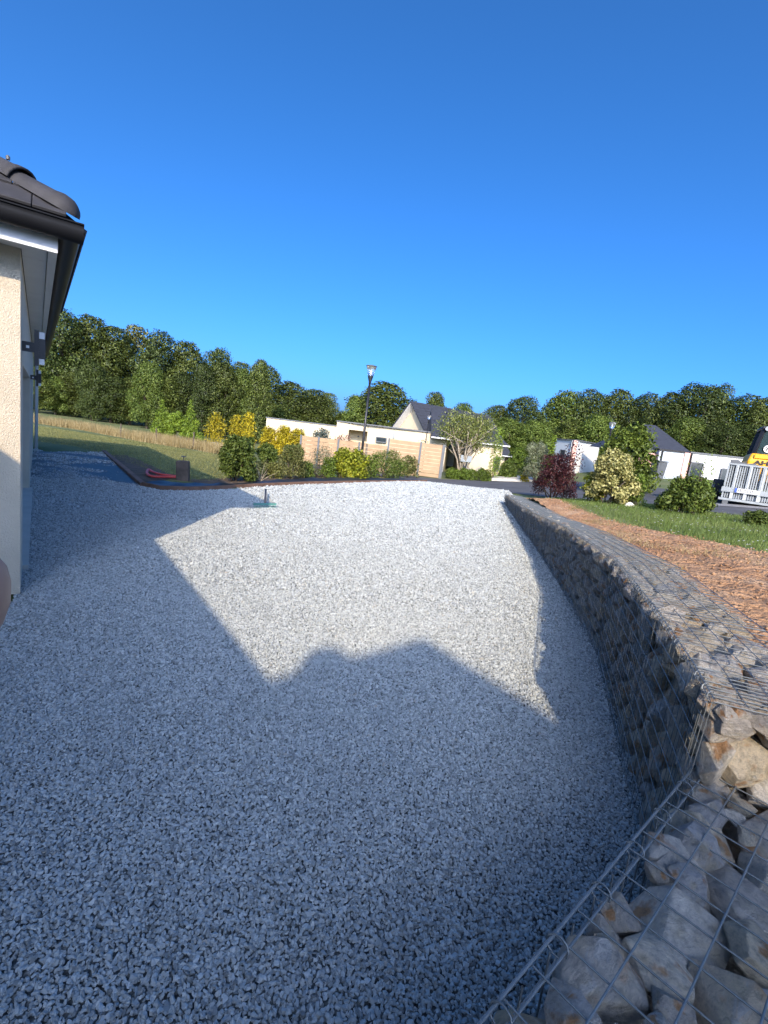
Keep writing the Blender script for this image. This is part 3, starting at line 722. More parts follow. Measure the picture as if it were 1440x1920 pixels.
# low gabion in the right foreground
LZ = .52
R1 = on(1312, 1444, LZ)[:2]; R0 = on(930, 1920, LZ)[:2]; rd = (R1-R0)/np.linalg.norm(R1-R0); R0 = R1-rd*2.0; rin = np.array([rd[1], -rd[0]])
gb = thing('gabion', 'low gabion basket with large angular stones in the right foreground', 'gabion', (R0[0], R0[1], 0), 0, 'stone gabion baskets of the retaining wall')
def lg(s, w_, z): return Vector((rd[0]*s+rin[0]*w_, rd[1]*s+rin[1]*w_, z))
r = np.random.default_rng(77)
LD = .75
for x, y, rad in pack(2.0, LD, .102, .028, 21, 9000, .91):
    stone(gb, lg(x, y, LZ-.004-r.uniform(0,.015)), rad, (0,0,1), True, r)
for x, y, rad in pack(2.0, LD, .10, .05, 22, 900, .95):
    stone(gb, lg(x, y, LZ-.13), rad, (0,0,1), False, r)
for x, y, rad in pack(2.0, LZ, .10, .04, 23, 1500, .93):
    stone(gb, lg(x, .01, min(y, LZ-rad*.8)), rad, (-rin[0],-rin[1],0), False, r)
mb = MB(); vs = [lg(s, w_, z) for z in (-.02, LZ-.22) for s, w_ in ((.06,.08),(1.94,.08),(1.94,LD-.05),(.06,LD-.05))]
mb.add(vs, [(3,2,1,0),(4,5,6,7),(0,1,5,4),(1,2,6,5),(2,3,7,6),(3,0,4,7)]); mb.build('stone_fill', M['core'], gb)
tm = MB()
for k in range(22): wires(tm, lg(2.0-.094*k, -.012, LZ+.003), lg(2.0-.094*k, LD, LZ+.003), .0023, 6)
for k in range(1, 8): wires(tm, lg(0, .101*k, LZ+.0078), lg(2.0, .101*k, LZ+.0078), .0023, 6)
tm.build('top_mesh', M['wire'], gb, True)
fm = MB()
for k in range(21): wires(fm, lg(.1*k+.02, -.004, 0), lg(.1*k+.02, -.004, LZ), .0024, 5)
for k in range(5): wires(fm, lg(0, -.0088, .1*k+.05), lg(2.0, -.0088, .1*k+.05), .0024, 5)
fm.build('front_mesh', M['wire'], gb, True)
rm_ = MB(); wires(rm_, lg(-.01, -.016, LZ+.006), lg(2.0, -.016, LZ+.006), .0036, 8); wires(rm_, lg(-.01, .014, LZ-.004), lg(2.0, .014, LZ-.004), .0030, 8)
rm_.build('rim_rod', M['wire'], gb, True)
rg = MB()
for k in range(10):
    s = .2*k+.045; rg.tube([lg(s+.006*math.sin(t), -.001+.023*math.cos(t), LZ+.001+.018*math.sin(t)) for t in np.linspace(-.4, 5.2, 10)], .0022, 5, True)
rg.build('clip_ring', M['wire'], gb, True)

# ------------------------------------------------------------------ bare soil and grass on the right
SOILB = [(1.9,.2),(1.62,1.5),(1.83,2.2),(2.22,3.5),(2.62,5.6),(2.95,7.86),(3.32,10.5),(3.7,13.2)]
SOILF = [(5.6,.2),(5.3,1.9),(5.0,2.6),(4.55,4.3),(4.2,5.6),(3.95,7.4),(3.95,9.4),(4.1,11.6)]
def strip(name, A, B, m, dz, nu, nv, amp, fr, kind='structure'):
    A, B = np.array(A), np.array(B)
    def res(P, n):
        s = np.r_[0, np.cumsum(np.linalg.norm(np.diff(P, axis=0), axis=1))]; t = np.linspace(0, s[-1], n); return np.c_[np.interp(t, s, P[:,0]), np.interp(t, s, P[:,1])]
    a, b = res(A, nu), res(B, nu); t = np.linspace(0, 1, nv)
    P = (a[:,None]*(1-t)[None,:,None]+b[:,None]*t[None,:,None]).reshape(-1, 2)
    z = terrain(P)+dz; e = np.tile(np.minimum(1, 6*(1-t)), nu)
    z += np.array([amp*(mnoise.noise((x*fr,y*fr,.5))+.6*mnoise.noise((x*fr*2.7,y*fr*2.7,4.1))+.35*mnoise.noise((x*fr*7,y*fr*7,9.))) for x, y in P])*e - .05*(1-e)
    I = np.arange(nu*nv).reshape(nu, nv); F = np.stack([I[:-1,:-1], I[:-1,1:], I[1:,1:], I[1:,:-1]], -1).reshape(-1, 4)
    o = link(name, quick_mesh(name, np.c_[P, z], F, True), m); return tag(o, kind=kind)
strip('soil_bank', SOILB, SOILF, M['soil'], .03, 420, 90, .035, 3.0)
SOILPOLY = SOILB + SOILF[::-1]
def clods(n):
    base = [rock_mesh('clod', 800+i, 1, 5, .5, .9, (1,.85,.7)) for i in range(6)]
    V, Fs, off_ = [], [], 0
    P = np.c_[rng.uniform(1.7, 4.9, n*3), rng.uniform(1.0, 13, n*3)]; P = P[inpoly(P, SOILPOLY)][:n]
    Z = terrain(P)+.03
    for i, (p, z) in enumerate(zip(P, Z)):
        me = base[i % 6]; v = np.array([q.co[:] for q in me.vertices]); s = .004+.013*rng.random()**3
        th = rng.uniform(0, 6.28); R_ = np.array([[math.cos(th),-math.sin(th),0],[math.sin(th),math.cos(th),0],[0,0,1]])
        V.append((v*s) @ R_.T + [p[0], p[1], z+.4*s+.03*mnoise.noise((p[0]*3,p[1]*3,.5))]); Fs.append(np.array([f.vertices[:] for f in me.polygons])+off_); off_ += len(v)
    o = link('soil_clods', quick_mesh('soil_clods', np.concatenate(V), np.concatenate(Fs)), M['soil'])
    tag(o, 'loose orange clods of earth scattered over the bare soil bank', 'soil', kind='stuff')
clods(6000)

def blades(name, P, Z, h, w_, m, label, cat, lean=.35):
    n = len(P); th = rng.uniform(0, 6.283, n); hh = h*rng.uniform(.5, 1.25, n); ww = w_*rng.uniform(.7, 1.3, n)
    dx, dy = np.cos(th)*ww/2, np.sin(th)*ww/2; lx, ly = rng.normal(0, lean, n)*hh, rng.normal(0, lean, n)*hh
    b = np.c_[P, Z-.01]; V = np.empty((n, 3, 3))
    V[:,0] = b - np.c_[dx, dy, np.zeros(n)]; V[:,1] = b + np.c_[dx, dy, np.zeros(n)]; V[:,2] = b + np.c_[lx, ly, hh]
    o = link(name, quick_mesh(name, V.reshape(-1, 3), np.arange(n*3).reshape(-1, 3)), m); return tag(o, label, cat, kind='stuff')
def sample(poly, n):
    P = np.array(poly); lo, hi = P.min(0), P.max(0); out = np.zeros((0, 2))
    while len(out) < n:
        q = rng.uniform(lo, hi, (n*2, 2)); out = np.r_[out, q[inpoly(q, poly)]]
    return out[:n]
GR = [(4.5,3.4),(3.95,4.6),(3.6,5.8),(3.45,7.4),(3.5,9.4),(3.75,11.4),(4.3,13.2),(5.3,14.9),(6.15,12.5),(7.1,10.5),(8.6,8.8),(11,7.9),(9,3.4)]
P = sample(GR, 80000); ed_ = polydist(P, [(4.5,3.4),(3.95,4.6),(3.6,5.8),(3.45,7.4),(3.5,9.4),(3.75,11.4)], False); P = P[rng.random(len(P)) < np.clip(ed_/.9, .04, 1)**1.3*np.array([.75+.6*mnoise.noise((x*1.2,y*1.2,3.)) for x, y in P])]; blades('grass', P, terrain(P), .075, .010, M['grass'], 'short green grass verge between the soil bank and the road', 'grass')
P = sample(SOILPOLY, 16000); k = np.array([mnoise.noise((x*1.4,y*1.1,7.7)) for x, y in P]) > .12; P = P[k]
blades('dry_tufts', P, terrain(P)+.02, .06, .007, M['dry'], 'sparse dry grass tufts on the orange soil bank', 'grass', .8)
LAWN = [(-9.6,14.6),(-4.2,10.2),(-3.2,12.5),(-.6,15.9),(1.5,18.2),(-4.5,19.8),(-8,21),(-16,24),(-24,27),(-22,18),(-13,15)]
P = sample(LAWN, 90000); blades('lawn_grass', P, terrain(P), .05, .016, M['lawn_blade'], 'mown yellowing lawn behind the driveway', 'grass', .5)
DRY = [(-26,28.5),(-17,26.5),(-12,22.9),(-7.8,21.3),(-6.5,22.5),(-7.5,26),(-14,27),(-26,32)]
P = sample(DRY, 34000); P = P[np.array([mnoise.noise((x*.55,y*.8,2.2))+rng.normal()*.25 for x, y in P]) > -.12]; blades('tall_dry_grass', P, terrain(P), .46, .018, M['dry'], 'tall straw coloured grass in front of the dark trees', 'grass', .16)

sheet('bare_earth', [tuple(on(u, v)[:2]) for u, v in ((208,853),(235,853),(262,862),(290,875),(318,888),(322,897),(300,901),(272,903),(240,882))], M['bed_soil'], .012, .4)
P = sample(GR, 420); Z = terrain(P)
V = []; Fd = []
for i, (p, z) in enumerate(zip(P, Z)):
    for k in range(6): V.append((p[0]+.013*math.cos(k*1.047), p[1]+.013*math.sin(k*1.047), z+.075+.006*math.sin(k*1.9)))
    Fd += [(i*6, i*6+1, i*6+2, i*6+3), (i*6, i*6+3, i*6+4, i*6+5)]
tag(link('daisies', quick_mesh('daisies', np.array(V), np.array(Fd)), M['frosted']), 'tiny white daisies dotted over the green verge', 'flowers', kind='stuff')

# ------------------------------------------------------------------ foliage
def leaves(name, P, Nn, size, aspect, axis_=None, fold=.18):
    n = len(P); Nn = Nn/np.linalg.norm(Nn, axis=1, keepdims=True)
    T = rng.normal(size=(n, 3)) if axis_ is None else axis_ + rng.normal(0, .25, (n, 3))
    T -= (T*Nn).sum(1, keepdims=True)*Nn; T /= np.linalg.norm(T, axis=1, keepdims=True)+1e-9
    B = np.cross(Nn, T); s = (size*rng.uniform(.6, 1.35, n))[:, None]
    V = np.empty((n, 4, 3)); V[:,0] = P-T*s*.5; V[:,1] = P+B*s*aspect*.5+Nn*s*fold; V[:,2] = P+T*s*.5-Nn*s*.08; V[:,3] = P-B*s*aspect*.5+Nn*s*fold
    return quick_mesh(name, V.reshape(-1, 3), np.arange(n*4).reshape(-1, 4))
def cloud(lobes, n, shell=.4, up=.35, jit=.7, low=-.75):
    L = np.array(lobes, float); wt = (L[:,3]*L[:,4]+L[:,4]*L[:,5]+L[:,3]*L[:,5]); wt /= wt.sum()
    i = rng.choice(len(L), int(n*1.5), p=wt); d = rng.normal(size=(len(i), 3)); d /= np.linalg.norm(d, axis=1, keepdims=True)
    d[:,2] = np.where(d[:,2] < low, -d[:,2], d[:,2])
    f = 1-shell*rng.random(len(i))**1.6+rng.normal(0, .05, len(i)); P = L[i,:3]+d*f[:,None]*L[i,3:]
    deep = np.zeros(len(P), bool)
    for l in L: deep |= (((P-l[:3])/l[3:])**2).sum(1) < .55
    k = ~deep | (rng.random(len(P)) < .25); P, d = P[k][:n], d[k][:n]
    return P, d+rng.normal(0, jit, d.shape)+[0, 0, up], d
def trunk(pts, rads, limbs, m=None):
    mb = MB(); mb.tube(pts, rads, 8)
    for a, b, r0, r1 in limbs:
        a, b = Vector(a), Vector(b); mid = (a+b)/2+Vector((0,0,(b-a).length*.1)); mb.tube([a, mid, b], [r0, (r0+r1)/2, r1], 6)
    return mb
def make_tree(Ht, R, leaf, n, m, seed, z0=.10, shape='round'):
    r = np.random.default_rng(seed); lobes = []
    nl = 46
    for k in range(nl):
        u = (k+.5)/nl; zc = Ht*(z0+.07+(.86-z0)*u)
        env = R*(math.sin(math.pi*min(1, .22+.75*u))**.6 if shape == 'round' else (1.05-u)**.7)
        th = k*2.4+r.uniform(-.5,.5); rad = env*math.sqrt(r.uniform(.05,1))*.72; s = R*r.uniform(.15,.42)
        lobes.append((rad*math.cos(th), rad*math.sin(th), zc, s, s, s*r.uniform(.7,.95)))
    P, Nn, _ = cloud(lobes, n, .5, .35, .5); P += r.normal(0, .035*R, P.shape)*np.array([1,1,.8]); P[:,2] = np.maximum(P[:,2], .05)
    crown = leaves('crown', P, Nn, leaf, .62); crown.materials.append(m)
    limbs = [((0,0,Ht*.25), lobes[k][:3], R*.035, R*.012) for k in range(2, nl, 7)]
    tk = trunk([(0,0,-.3),(r.normal(0,.1),r.normal(0,.1),Ht*.3),(r.normal(0,.2),r.normal(0,.2),Ht*.8)], [R*.075,R*.055,R*.015], limbs).mesh('trunk', True)
    tk.materials.append(M['bark']); return crown, tk
TREES = [make_tree(9, 3.6, .22, 20000, M['leaf_forest'], 1, .0), make_tree(9, 3.2, .21, 19000, M['leaf_forest'], 2, .0), make_tree(8, 3.4, .21, 20000, M['leaf_forest2'], 3),
         make_tree(9, 2.9, .20, 17000, M['leaf_forest2'], 4, .0), make_tree(7, 3.2, .20, 19000, M['leaf_mid'], 5), make_tree(10, 2.3, .26, 4200, M['leaf_olive'], 6, .25)]
TH = [9, 9, 8, 9, 7, 10]
def tree(v, u, vtop, d, wpx, label, group='trees of the wood behind the houses', name='tree'):
    p = at(u, vtop, d); g = gz(p[0], p[1]); h = (p[2]-g)/.985
    t = thing(name, label, 'tree', (p[0], p[1], g), rng.uniform(0, 6.28), group)
    R = [3.6,3.2,3.4,2.9,3.2,2.3][v]; sx = 1.1*rng.uniform(.9,1.2)*wpx*d/F_PX/2/(R*1.02); sz = h/TH[v]
    t.scale = (sx, sx, sz)
    cr, tk = TREES[v]
    for nm, me in (('trunk', tk), ('crown', cr)):
        o = bpy.data.objects.new(nm, me); C.objects.link(o); o.parent = t
FOREST = [
 (0,118,588,44,120,'tall dark tree nearest the house eaves, at the left end of the wood'),
 (2,172,600,46,100,'dark tree right of the tallest one at the left end of the wood'),
 (5,254,608,50,62,'loose pale birch tip rising between two dark crowns of the left wood'),
 (3,215,620,47,95,'dark tree directly below and left of the pale birch tip'),
 (0,300,630,46,92,'rounded dark tree just right of the pale birch tip'),
 (2,352,648,47,92,'dark tree above the bright green conifer group'),
 (0,412,660,50,92,'dark tree above the left golden conifer'),
 (3,452,684,53,70,'narrow dark tree with a pointed tip left of the olive crown'),
 (3,500,690,54,80,'olive green tree crown left of the cream wing roof'),
 (2,545,720,58,90,'lower rounded tree behind the left end of the cream wing'),
 (2,590,734,60,90,'lowest rounded tree at the right end of the left wood'),
 (0,60,640,46,130,'dark tree mostly hidden behind the house wall'),
 (3,615,740,62,46,'small pale green crown at the right tip of the left wood'),
 (4,648,775,64,70,'distant low crown left of the street lamp'),
 (2,725,722,58,128,'broad round tree behind the lamp and the gable'),
 (4,672,748,57,60,'small side crown beside the lamp post'),
 (2,818,740,62,62,'small tree showing above the dark gable roof'),
 (4,870,762,62,70,'low tree behind the vase shaped shrub'),
 (2,935,764,56,85,'tree at the left end of the right wood'),
 (0,985,748,54,100,'rounded dark crown above the pale grey shrub'),
 (4,1062,742,58,90,'tree with a yellowish sunlit top in the right wood'),
 (0,1115,738,56,95,'dark crown just right of the yellowish topped tree'),
 (2,1165,736,54,90,'broad crown above the second street lamp'),
 (0,1212,744,52,90,'tree behind the hip roofed house'),
 (2,1262,742,46,90,'tree above the right slope of the hip roof'),
 (1,1318,722,44,105,'tallest dark tree of the right wood'),
 (0,1352,728,46,70,'dark shoulder crown right of the tallest tree in the right wood'),
 (0,1395,748,44,95,'dark tree above the white wing of the right house'),
 (2,1440,752,42,95,'tree behind the yellow loader'),
 (1,1500,752,42,110,'tree at the right edge of the picture'),
]
for f in FOREST: tree(*f)
UNDER = [(2,70,691,41,76,'dark edge-of-wood tree at the far left beside the house wall'),(4,105,710,42,62,'dark edge-of-wood tree just right of the house corner'),(3,140,699,43,73,'dark edge-of-wood tree below the tallest crown'),(0,175,680,41,58,'dark edge-of-wood tree left of the pale lower branches'),(1,210,706,42,66,'dark edge-of-wood tree with pale lower branches'),(2,245,711,43,65,'dark edge-of-wood tree below the birch tip'),(4,280,688,41,73,'dark edge-of-wood tree left of the bright conifers'),(3,315,710,42,75,'dark edge-of-wood tree behind the left bright conifer'),(0,350,706,43,70,'dark edge-of-wood tree behind the right bright conifer'),(1,385,685,41,65,'dark edge-of-wood tree between the bright and golden conifers'),(2,420,685,42,74,'dark edge-of-wood tree behind the left golden conifer'),(4,455,700,43,58,'dark edge-of-wood tree behind the golden conifer pair'),(3,490,680,41,63,'dark edge-of-wood tree left of the golden hedge'),
 (4,960,790,46,80,'mid green tree behind the right end of the gabled house'),(4,1010,795,44,80,'green tree between the gabled house and the box house'),(2,1075,790,46,85,'tree behind the white box house'),
 (4,1130,785,44,80,'green tree left of the second street lamp'),(4,1290,790,40,90,'dense tree just above the terracotta house ridge end'),(1,1360,795,38,90,'dark tree above the white wing, lower row'),(1,1425,800,38,90,'dark tree left of the loader cab, lower row'),
 (2,520,760,50,90,'tree behind the golden hedge')]
for f in UNDER: tree(*f, group='lower trees at the edge of the wood')

def shrub(name, label, cat, u, v, top, wpx, leaf, n, m, d=None, aspect=.55, group=None, nl=30, shape='dome', stems=5, wood='bark', up=.3, open_=0.045, depthf=.8, out=False):
    p = hit(u, v) if d is None else at(u, v, d)
    if d is not None: p[2] = gz(p[0], p[1])
    depth = (Vector(p)-Vector((0,0,H_CAM))).dot(Vector(-RN[:,2]))
    q = at(u, top, depth); Hs = q[2]-p[2]; R = wpx*depth/F_PX/2
    t = thing(name, label, cat, (p[0], p[1], p[2]-.02), 0, group)
    lobes = []
    for k in range(nl):
        f = (k+.5)/nl; th = k*2.4+rng.uniform(-.4,.4)
        if shape == 'dome': zc = Hs*(.14+.66*f); env = R*(1-(f*.9)**2.4)**.5
        elif shape == 'cone': zc = Hs*(.08+.86*f); env = R*(1.02-f)
        elif shape == 'column': zc = Hs*(.06+.88*f); env = R*.8*(1-f**6)
        elif shape == 'vase': zc = Hs*(.48+.40*f); env = R*(.62+.38*math.sin(math.pi*f))
        else: zc = Hs*(.1+.75*f); env = R
        rad = env*math.sqrt(rng.uniform(.15, 1))*.72
        s = max(R*rng.uniform(.14,.34), Hs*.06) if shape != 'column' else R*rng.uniform(.5,.7)
        if shape == 'cone': s = max(env*.55, R*.12)
        lobes.append((rad*math.cos(th), rad*math.sin(th)*depthf, zc, s, s*depthf, s*rng.uniform(.75,1.05)))
    P, Nn, D = cloud(lobes, int(n*1.5), .5 if open_ < .05 else .8, up)
    if open_: P += rng.normal(0, open_*R, P.shape)
    P[:,2] = np.maximum(P[:,2], .03)
    me = leaves('foliage', P, Nn, leaf*.8, aspect, D if out else None)
    link('foliage', me, m, t)
    mb = MB()
    for k in range(stems):
        l = lobes[(k*3+1) % nl]; b = Vector((rng.normal(0,.06)*R, rng.normal(0,.06)*R, -.05)); e = Vector(l[:3])
        if shape == 'vase':
            e = e*1.0; mid = Vector((e.x*.35, e.y*.35, e.z*.45)); mb.tube([b, mid, e], [.035*R,.024*R,.008*R], 6)
            for _ in range(4):
                s2 = mid.lerp(e, rng.uniform(.1,.7)); mb.tube([s2, s2+Vector((rng.normal(0,.25)*R, rng.normal(0,.25)*R, rng.uniform(.2,.5)*R))], [.014*R,.004*R], 5)
        else: mb.tube([b, b.lerp(e, .5)+Vector((0,0,.05*Hs)), e], [.022*R+.006,.014*R+.004,.004], 5)
    mb.build('stem', M[wood], t, True)
    return t
SH = 'shrubs planted along the gravel edge'
shrub('shrub','rounded green leafy shrub beside the black membrane, leftmost of the gravel edge row','shrub',440,904,803,88,.075,5200,M['leaf_mid'],group=SH)
shrub('shrub','small sparse pale shrub just right of the rounded green shrub','shrub',488,897,858,36,.05,420,M['leaf_olive'],group=SH,open_=.1)
shrub('shrub','olive twiggy shrub left of the timber fence end','shrub',545,899,822,66,.06,2300,M['leaf_olive'],group=SH,open_=.08,stems=9)
shrub('shrub','thin grey green shrub with upright twigs in front of the first fence panels','shrub',598,896,828,56,.05,1300,M['leaf_grey'],group=SH,open_=.12,stems=12)
shrub('shrub','yellow green shrub with glossy leaves in the middle of the edge row','shrub',648,897,836,92,.10,3000,M['leaf_lime'],group=SH,aspect=.6)
shrub('shrub','feathery green spreading shrub right of the yellow green one','shrub',722,897,838,80,.06,4200,M['leaf_mid'],group=SH,open_=.05,stems=10)
shrub('shrub','dark leaved shrub at the right end of the row in front of the fence','shrub',765,896,848,46,.09,1500,M['leaf_olive'],group=SH,stems=7)
for u, v, top, wp, m_, lb in ((512,897,866,44,'leaf_olive','low brownish plant left of the olive twiggy shrub'),(572,898,858,40,'leaf_mid','low green plant right of the olive twiggy shrub'),
    (612,898,850,40,'leaf_fresh','low fresh green plant at the left foot of the yellow green shrub'),(690,898,846,52,'leaf_fresh','leafy green plant right of the yellow green shrub'),(742,897,856,48,'leaf_mid','dense green plant left of the dark leaved shrub'),(470,903,872,30,'leaf_olive','small plant at the right foot of the rounded green shrub')):
    shrub('shrub', lb, 'shrub', u, v, top, wp, .07, 1300, M[m_], group=SH, open_=.07)
# bare dead twigs on the membrane
p = hit(488, 903); t = thing('dead_shrub', 'bare pale dead twigs on the membrane between two shrubs', 'shrub', tuple(p))
mb = MB()
for k in range(11):
    a_ = rng.uniform(-1.1, 1.1); L_ = rng.uniform(.25,.55); e = Vector((math.sin(a_)*L_, rng.normal(0,.1), math.cos(a_)*L_)); mb.tube([(0,0,0), e*.5+Vector((0,0,.02)), e], [.008,.006,.002], 5)
mb.build('twig', M['pale_bark'], t)
# middle distance garden
CON = 'bright conifers in front of the dark wood'
for u, top, wp, lb in ((302,744,46,'left bright green conifer of the group by the dry grass'),(328,762,40,'lowest bright green conifer in the middle of the group'),(355,746,46,'right bright green conifer of the group by the dry grass')):
    shrub('conifer', lb, 'conifer', u, 815, top, wp, .16, 2600, M['leaf_thuja'], d=33, group=CON, shape='cone' if top < 750 else 'dome', aspect=.35, nl=22, out=True)
for u, top, wp, lb in ((403,776,36,'golden conifer left of the rounded green shrub'),(441,776,30,'golden conifer directly above the rounded green shrub'),(463,774,30,'right golden conifer of the pair above the rounded shrub')):
    shrub('conifer', lb, 'conifer', u, 830, top, wp, .20, 1500, M['leaf_gold'], d=27, group='golden conifers behind the lawn', shape='column', aspect=.25, nl=26, out=True, up=.8, open_=.10)
for u, top, wp, lb in ((503,792,40,'left end clump of the golden conifer hedge'),(530,785,44,'middle clump of the golden conifer hedge'),(556,792,38,'right end clump of the golden conifer hedge')):
    shrub('conifer', lb, 'conifer', u, 850, top, wp, .20, 2600, M['leaf_gold'], d=25.5, group='golden hedge behind the lawn', shape='dome', aspect=.25, nl=34, out=True, up=.8, open_=.09)
for u, vb, top, wp, d_, lb in ((500,878,828,52,19,'green shrub below the left end of the golden hedge'),(548,872,826,48,20,'green shrub below the right end of the golden hedge'),(462,872,812,40,18,'green shrub just behind the rounded one')):
    shrub('shrub', lb, 'shrub', u, vb, top, wp, .10, 2200, M['leaf_mid'], d=d_, group='green shrubs in front of the golden hedge')
shrub('conifer','blue grey conifer above the left end of the timber fence','conifer',598,850,790,56,.14,2400,M['leaf_blue'],d=27,aspect=.3,out=True,nl=20)
shrub('shrub','pink leaved shrub behind the timber fence','shrub',640,850,803,48,.10,1200,M['leaf_pink'],d=27,open_=.06)
shrub('shrub','bare twiggy shrub against the cream wing beside the small lamp','shrub',790,850,808,34,.09,260,M['leaf_olive'],d=27,open_=.12,stems=14)
shrub('shrub','large vase shaped shrub with pale bare stems behind the fence end','shrub',866,886,766,132,.12,6500,M['leaf_vase'],d=25.5,shape='vase',stems=22,wood='pale_bark',nl=34,open_=.06)
shrub('cypress','slim leaning green cypress right of the vase shaped shrub','cypress',924,893,800,24,.12,1500,M['leaf_thuja'],d=26.5,shape='column',aspect=.35,out=True)
for k, (u, lb) in enumerate(((848,'left third of the low clipped hedge beside the fence end'),(876,'middle third of the low clipped hedge beside the fence end'),(904,'right third of the low clipped hedge, near the slim cypress'))):
    shrub('hedge', lb, 'hedge', u, 898, 877, 36, .09, 1700, M['leaf_fresh'], d=25, shape='box', group='low clipped hedge along the road', aspect=.5)
for u, vb, top, wp, d_, m_, lb in ((950,890,862,40,27,'leaf_mid','low green shrub right of the slim cypress'),(965,885,826,48,29,'leaf_fresh','bright green shrub at the right end of the gabled house'),(990,893,850,30,27.5,'leaf_mid','dark green shrub beside the small yellow conifer')):
    shrub('shrub', lb, 'shrub', u, vb, top, wp, .12, 2000, M[m_], d=d_, group='shrubs beyond the road')
shrub('conifer','small yellow conifer beside the pale kerb','conifer',983,893,874,17,.10,600,M['leaf_gold'],d=26,shape='cone',out=True)
shrub('shrub','pale grey green willow shrub behind the dark red shrub','shrub',1006,890,815,66,.12,4200,M['leaf_grey'],d=25,aspect=.35,nl=20)
shrub('cypress','thin bright green cypress behind the dark red shrub','cypress',1028,885,812,15,.11,700,M['leaf_thuja'],d=24,shape='column',out=True)
shrub('shrub','dark red leaved shrub at the far end of the gabion wall','shrub',1034,936,838,106,.065,5200,M['leaf_red'],nl=20)
shrub('shrub','small reddish upright shoots behind the dark red shrub','shrub',1062,920,826,40,.07,700,M['leaf_red'],d=13.5,shape='column',open_=.08)
shrub('shrub','variegated cream and green shrub right of the dark red one','shrub',1138,946,826,104,.085,6200,M['leaf_var'],nl=20)
shrub('shrub','yellow flecked low shrub between the red and the variegated shrubs','shrub',1108,944,872,58,.08,1600,M['leaf_lime'],d=11.6)
shrub('shrub','green willow leaved plant at the right foot of the variegated shrub','shrub',1190,950,875,40,.13,700,M['leaf_fresh'],aspect=.22,open_=.05)
shrub('tree','green rounded tree behind the variegated shrub','tree',1166,915,778,128,.17,5200,M['leaf_mid2'],d=19,nl=40,open_=.07)
shrub('shrub','green shrub with long thin top shoots in front of the white wing','shrub',1285,964,880,112,.075,5200,M['leaf_mid'],nl=20)
shrub('shrub','thin pale sprigs rising from the green shrub before the white wing','shrub',1300,958,858,66,.06,420,M['leaf_fresh'],d=9.9,open_=.16,shape='column',stems=10)
shrub('shrub','small low green shrub at the right edge in front of the trailer','shrub',1418,985,955,60,.06,1300,M['leaf_mid'],group=None)

# ------------------------------------------------------------------ objects on the lawn edge
p = on(343, 900)
t = thing('timber_post', 'short weathered timber post stump standing on the lawn edge', 'post', (p[0], p[1], 0), .25)
mb = MB(); mb.box((-.13,-.10,-.05), (.13,.10,.42)); o = bevel(mb.build('post', M['post_wood'], t), .025, 2); o.rotation_euler = (0, -.05, 0)
hm = thing('hammer', 'small hammer left on top of the timber post', 'hammer', (p[0]-.01, p[1], .425), .2)
MB().tube([(0,0,0),(0,0,.075)], .010, 6).build('handle', M['post_wood'], hm); MB().bar((-.05,0,.088),(.05,0,.088), .026, .026).build('head', M['steel_dark'], hm)
# red hose loop
h0 = on(278, 890); h1 = on(335, 897)
pts = []
hp = [(336,897),(318,895.5),(300,893),(286,888),(279,884),(276,887),(276,892),(282,896.5),(295,898),(315,898),(336,899)]
for u, v in hp:
    q = on(u, v); pts.append(Vector((q[0], q[1], .045)))
cv = []
for i in range(len(pts)-1):
    for k in range(5):
        f = k/5; p0 = pts[max(i-1,0)]; p1 = pts[i]; p2 = pts[i+1]; p3 = pts[min(i+2,len(pts)-1)]
        cv.append(.5*((2*p1)+(p2-p0)*f+(2*p0-5*p1+4*p2-p3)*f*f+(3*p1-p0-3*p2+p3)*f**3))
tag(MB().tube(cv, .028, 8).build('hose', M['hose'], None, True), 'looped red hose lying on the grass beside the timber post', 'hose')
# rake
pl, pr_ = on(475, 952), on(517, 952); c = (pl+pr_)/2
t = thing('rake', 'green garden rake lying on the gravel', 'rake', (c[0], c[1], .02), math.atan2(pr_[1]-pl[1], pr_[0]-pl[0]))
MB().bar((-.21,0,.045),(.21,0,.045), .03, .035).build('head', M['rake_green'], t)
for k in range(14): MB().tube([(-.2+k*.0308,0,.04),(-.2+k*.0308,-.02,.0),(-.2+k*.0308,-.03,-.02)], [.005,.004,.003], 5).build('tine', M['rake_green'], t)
he = Matrix.Rotation(-t.rotation_euler.z, 3, 'Z') @ Vector(on(497.5, 929)-c)
MB().tube([(0,0,.05), (he.x*.2,he.y*.2,.07), (he.x,he.y,.10)], [.017,.019,.019], 8).build('handle', M['rake_handle'], t, True)
# thin field fence posts
for i, (u, v, vt) in enumerate(((226,820,795),(292,831,803),(362,842,810))):
    p = hit(u, v); d = (Vector(p)-Vector((0,0,H_CAM))).dot(Vector(-RN[:,2])); hgt = (v-vt)*d/F_PX
    o = MB().tube([(0,0,-.1),(0,0,hgt)], .028, 6).build('fence_post', M['post_wood']); o.location = p
    tag(o, ('leftmost','middle','rightmost')[i]+' thin field fence post at the edge of the dry grass', 'post', 'thin field fence posts')
# white stones
for u, v, s, lb in ((1180,950,.13,'white stone on the verge below the variegated shrub'),(402,838,.35,'pale boulder in the dry grass behind the rounded green shrub'),(628,893,.1,'pale stone on the membrane below the yellow green shrub')):
    p = hit(u, v); o = bpy.data.objects.new('rock', rock_mesh('rock', int(u), 2, 9, .5, .85, (s, s*.8, s*.6))); C.objects.link(o); o.data.materials.append(M['white_stone']); o.location = p + np.array([0,0,s*.25]); tag(o, lb, 'stone')

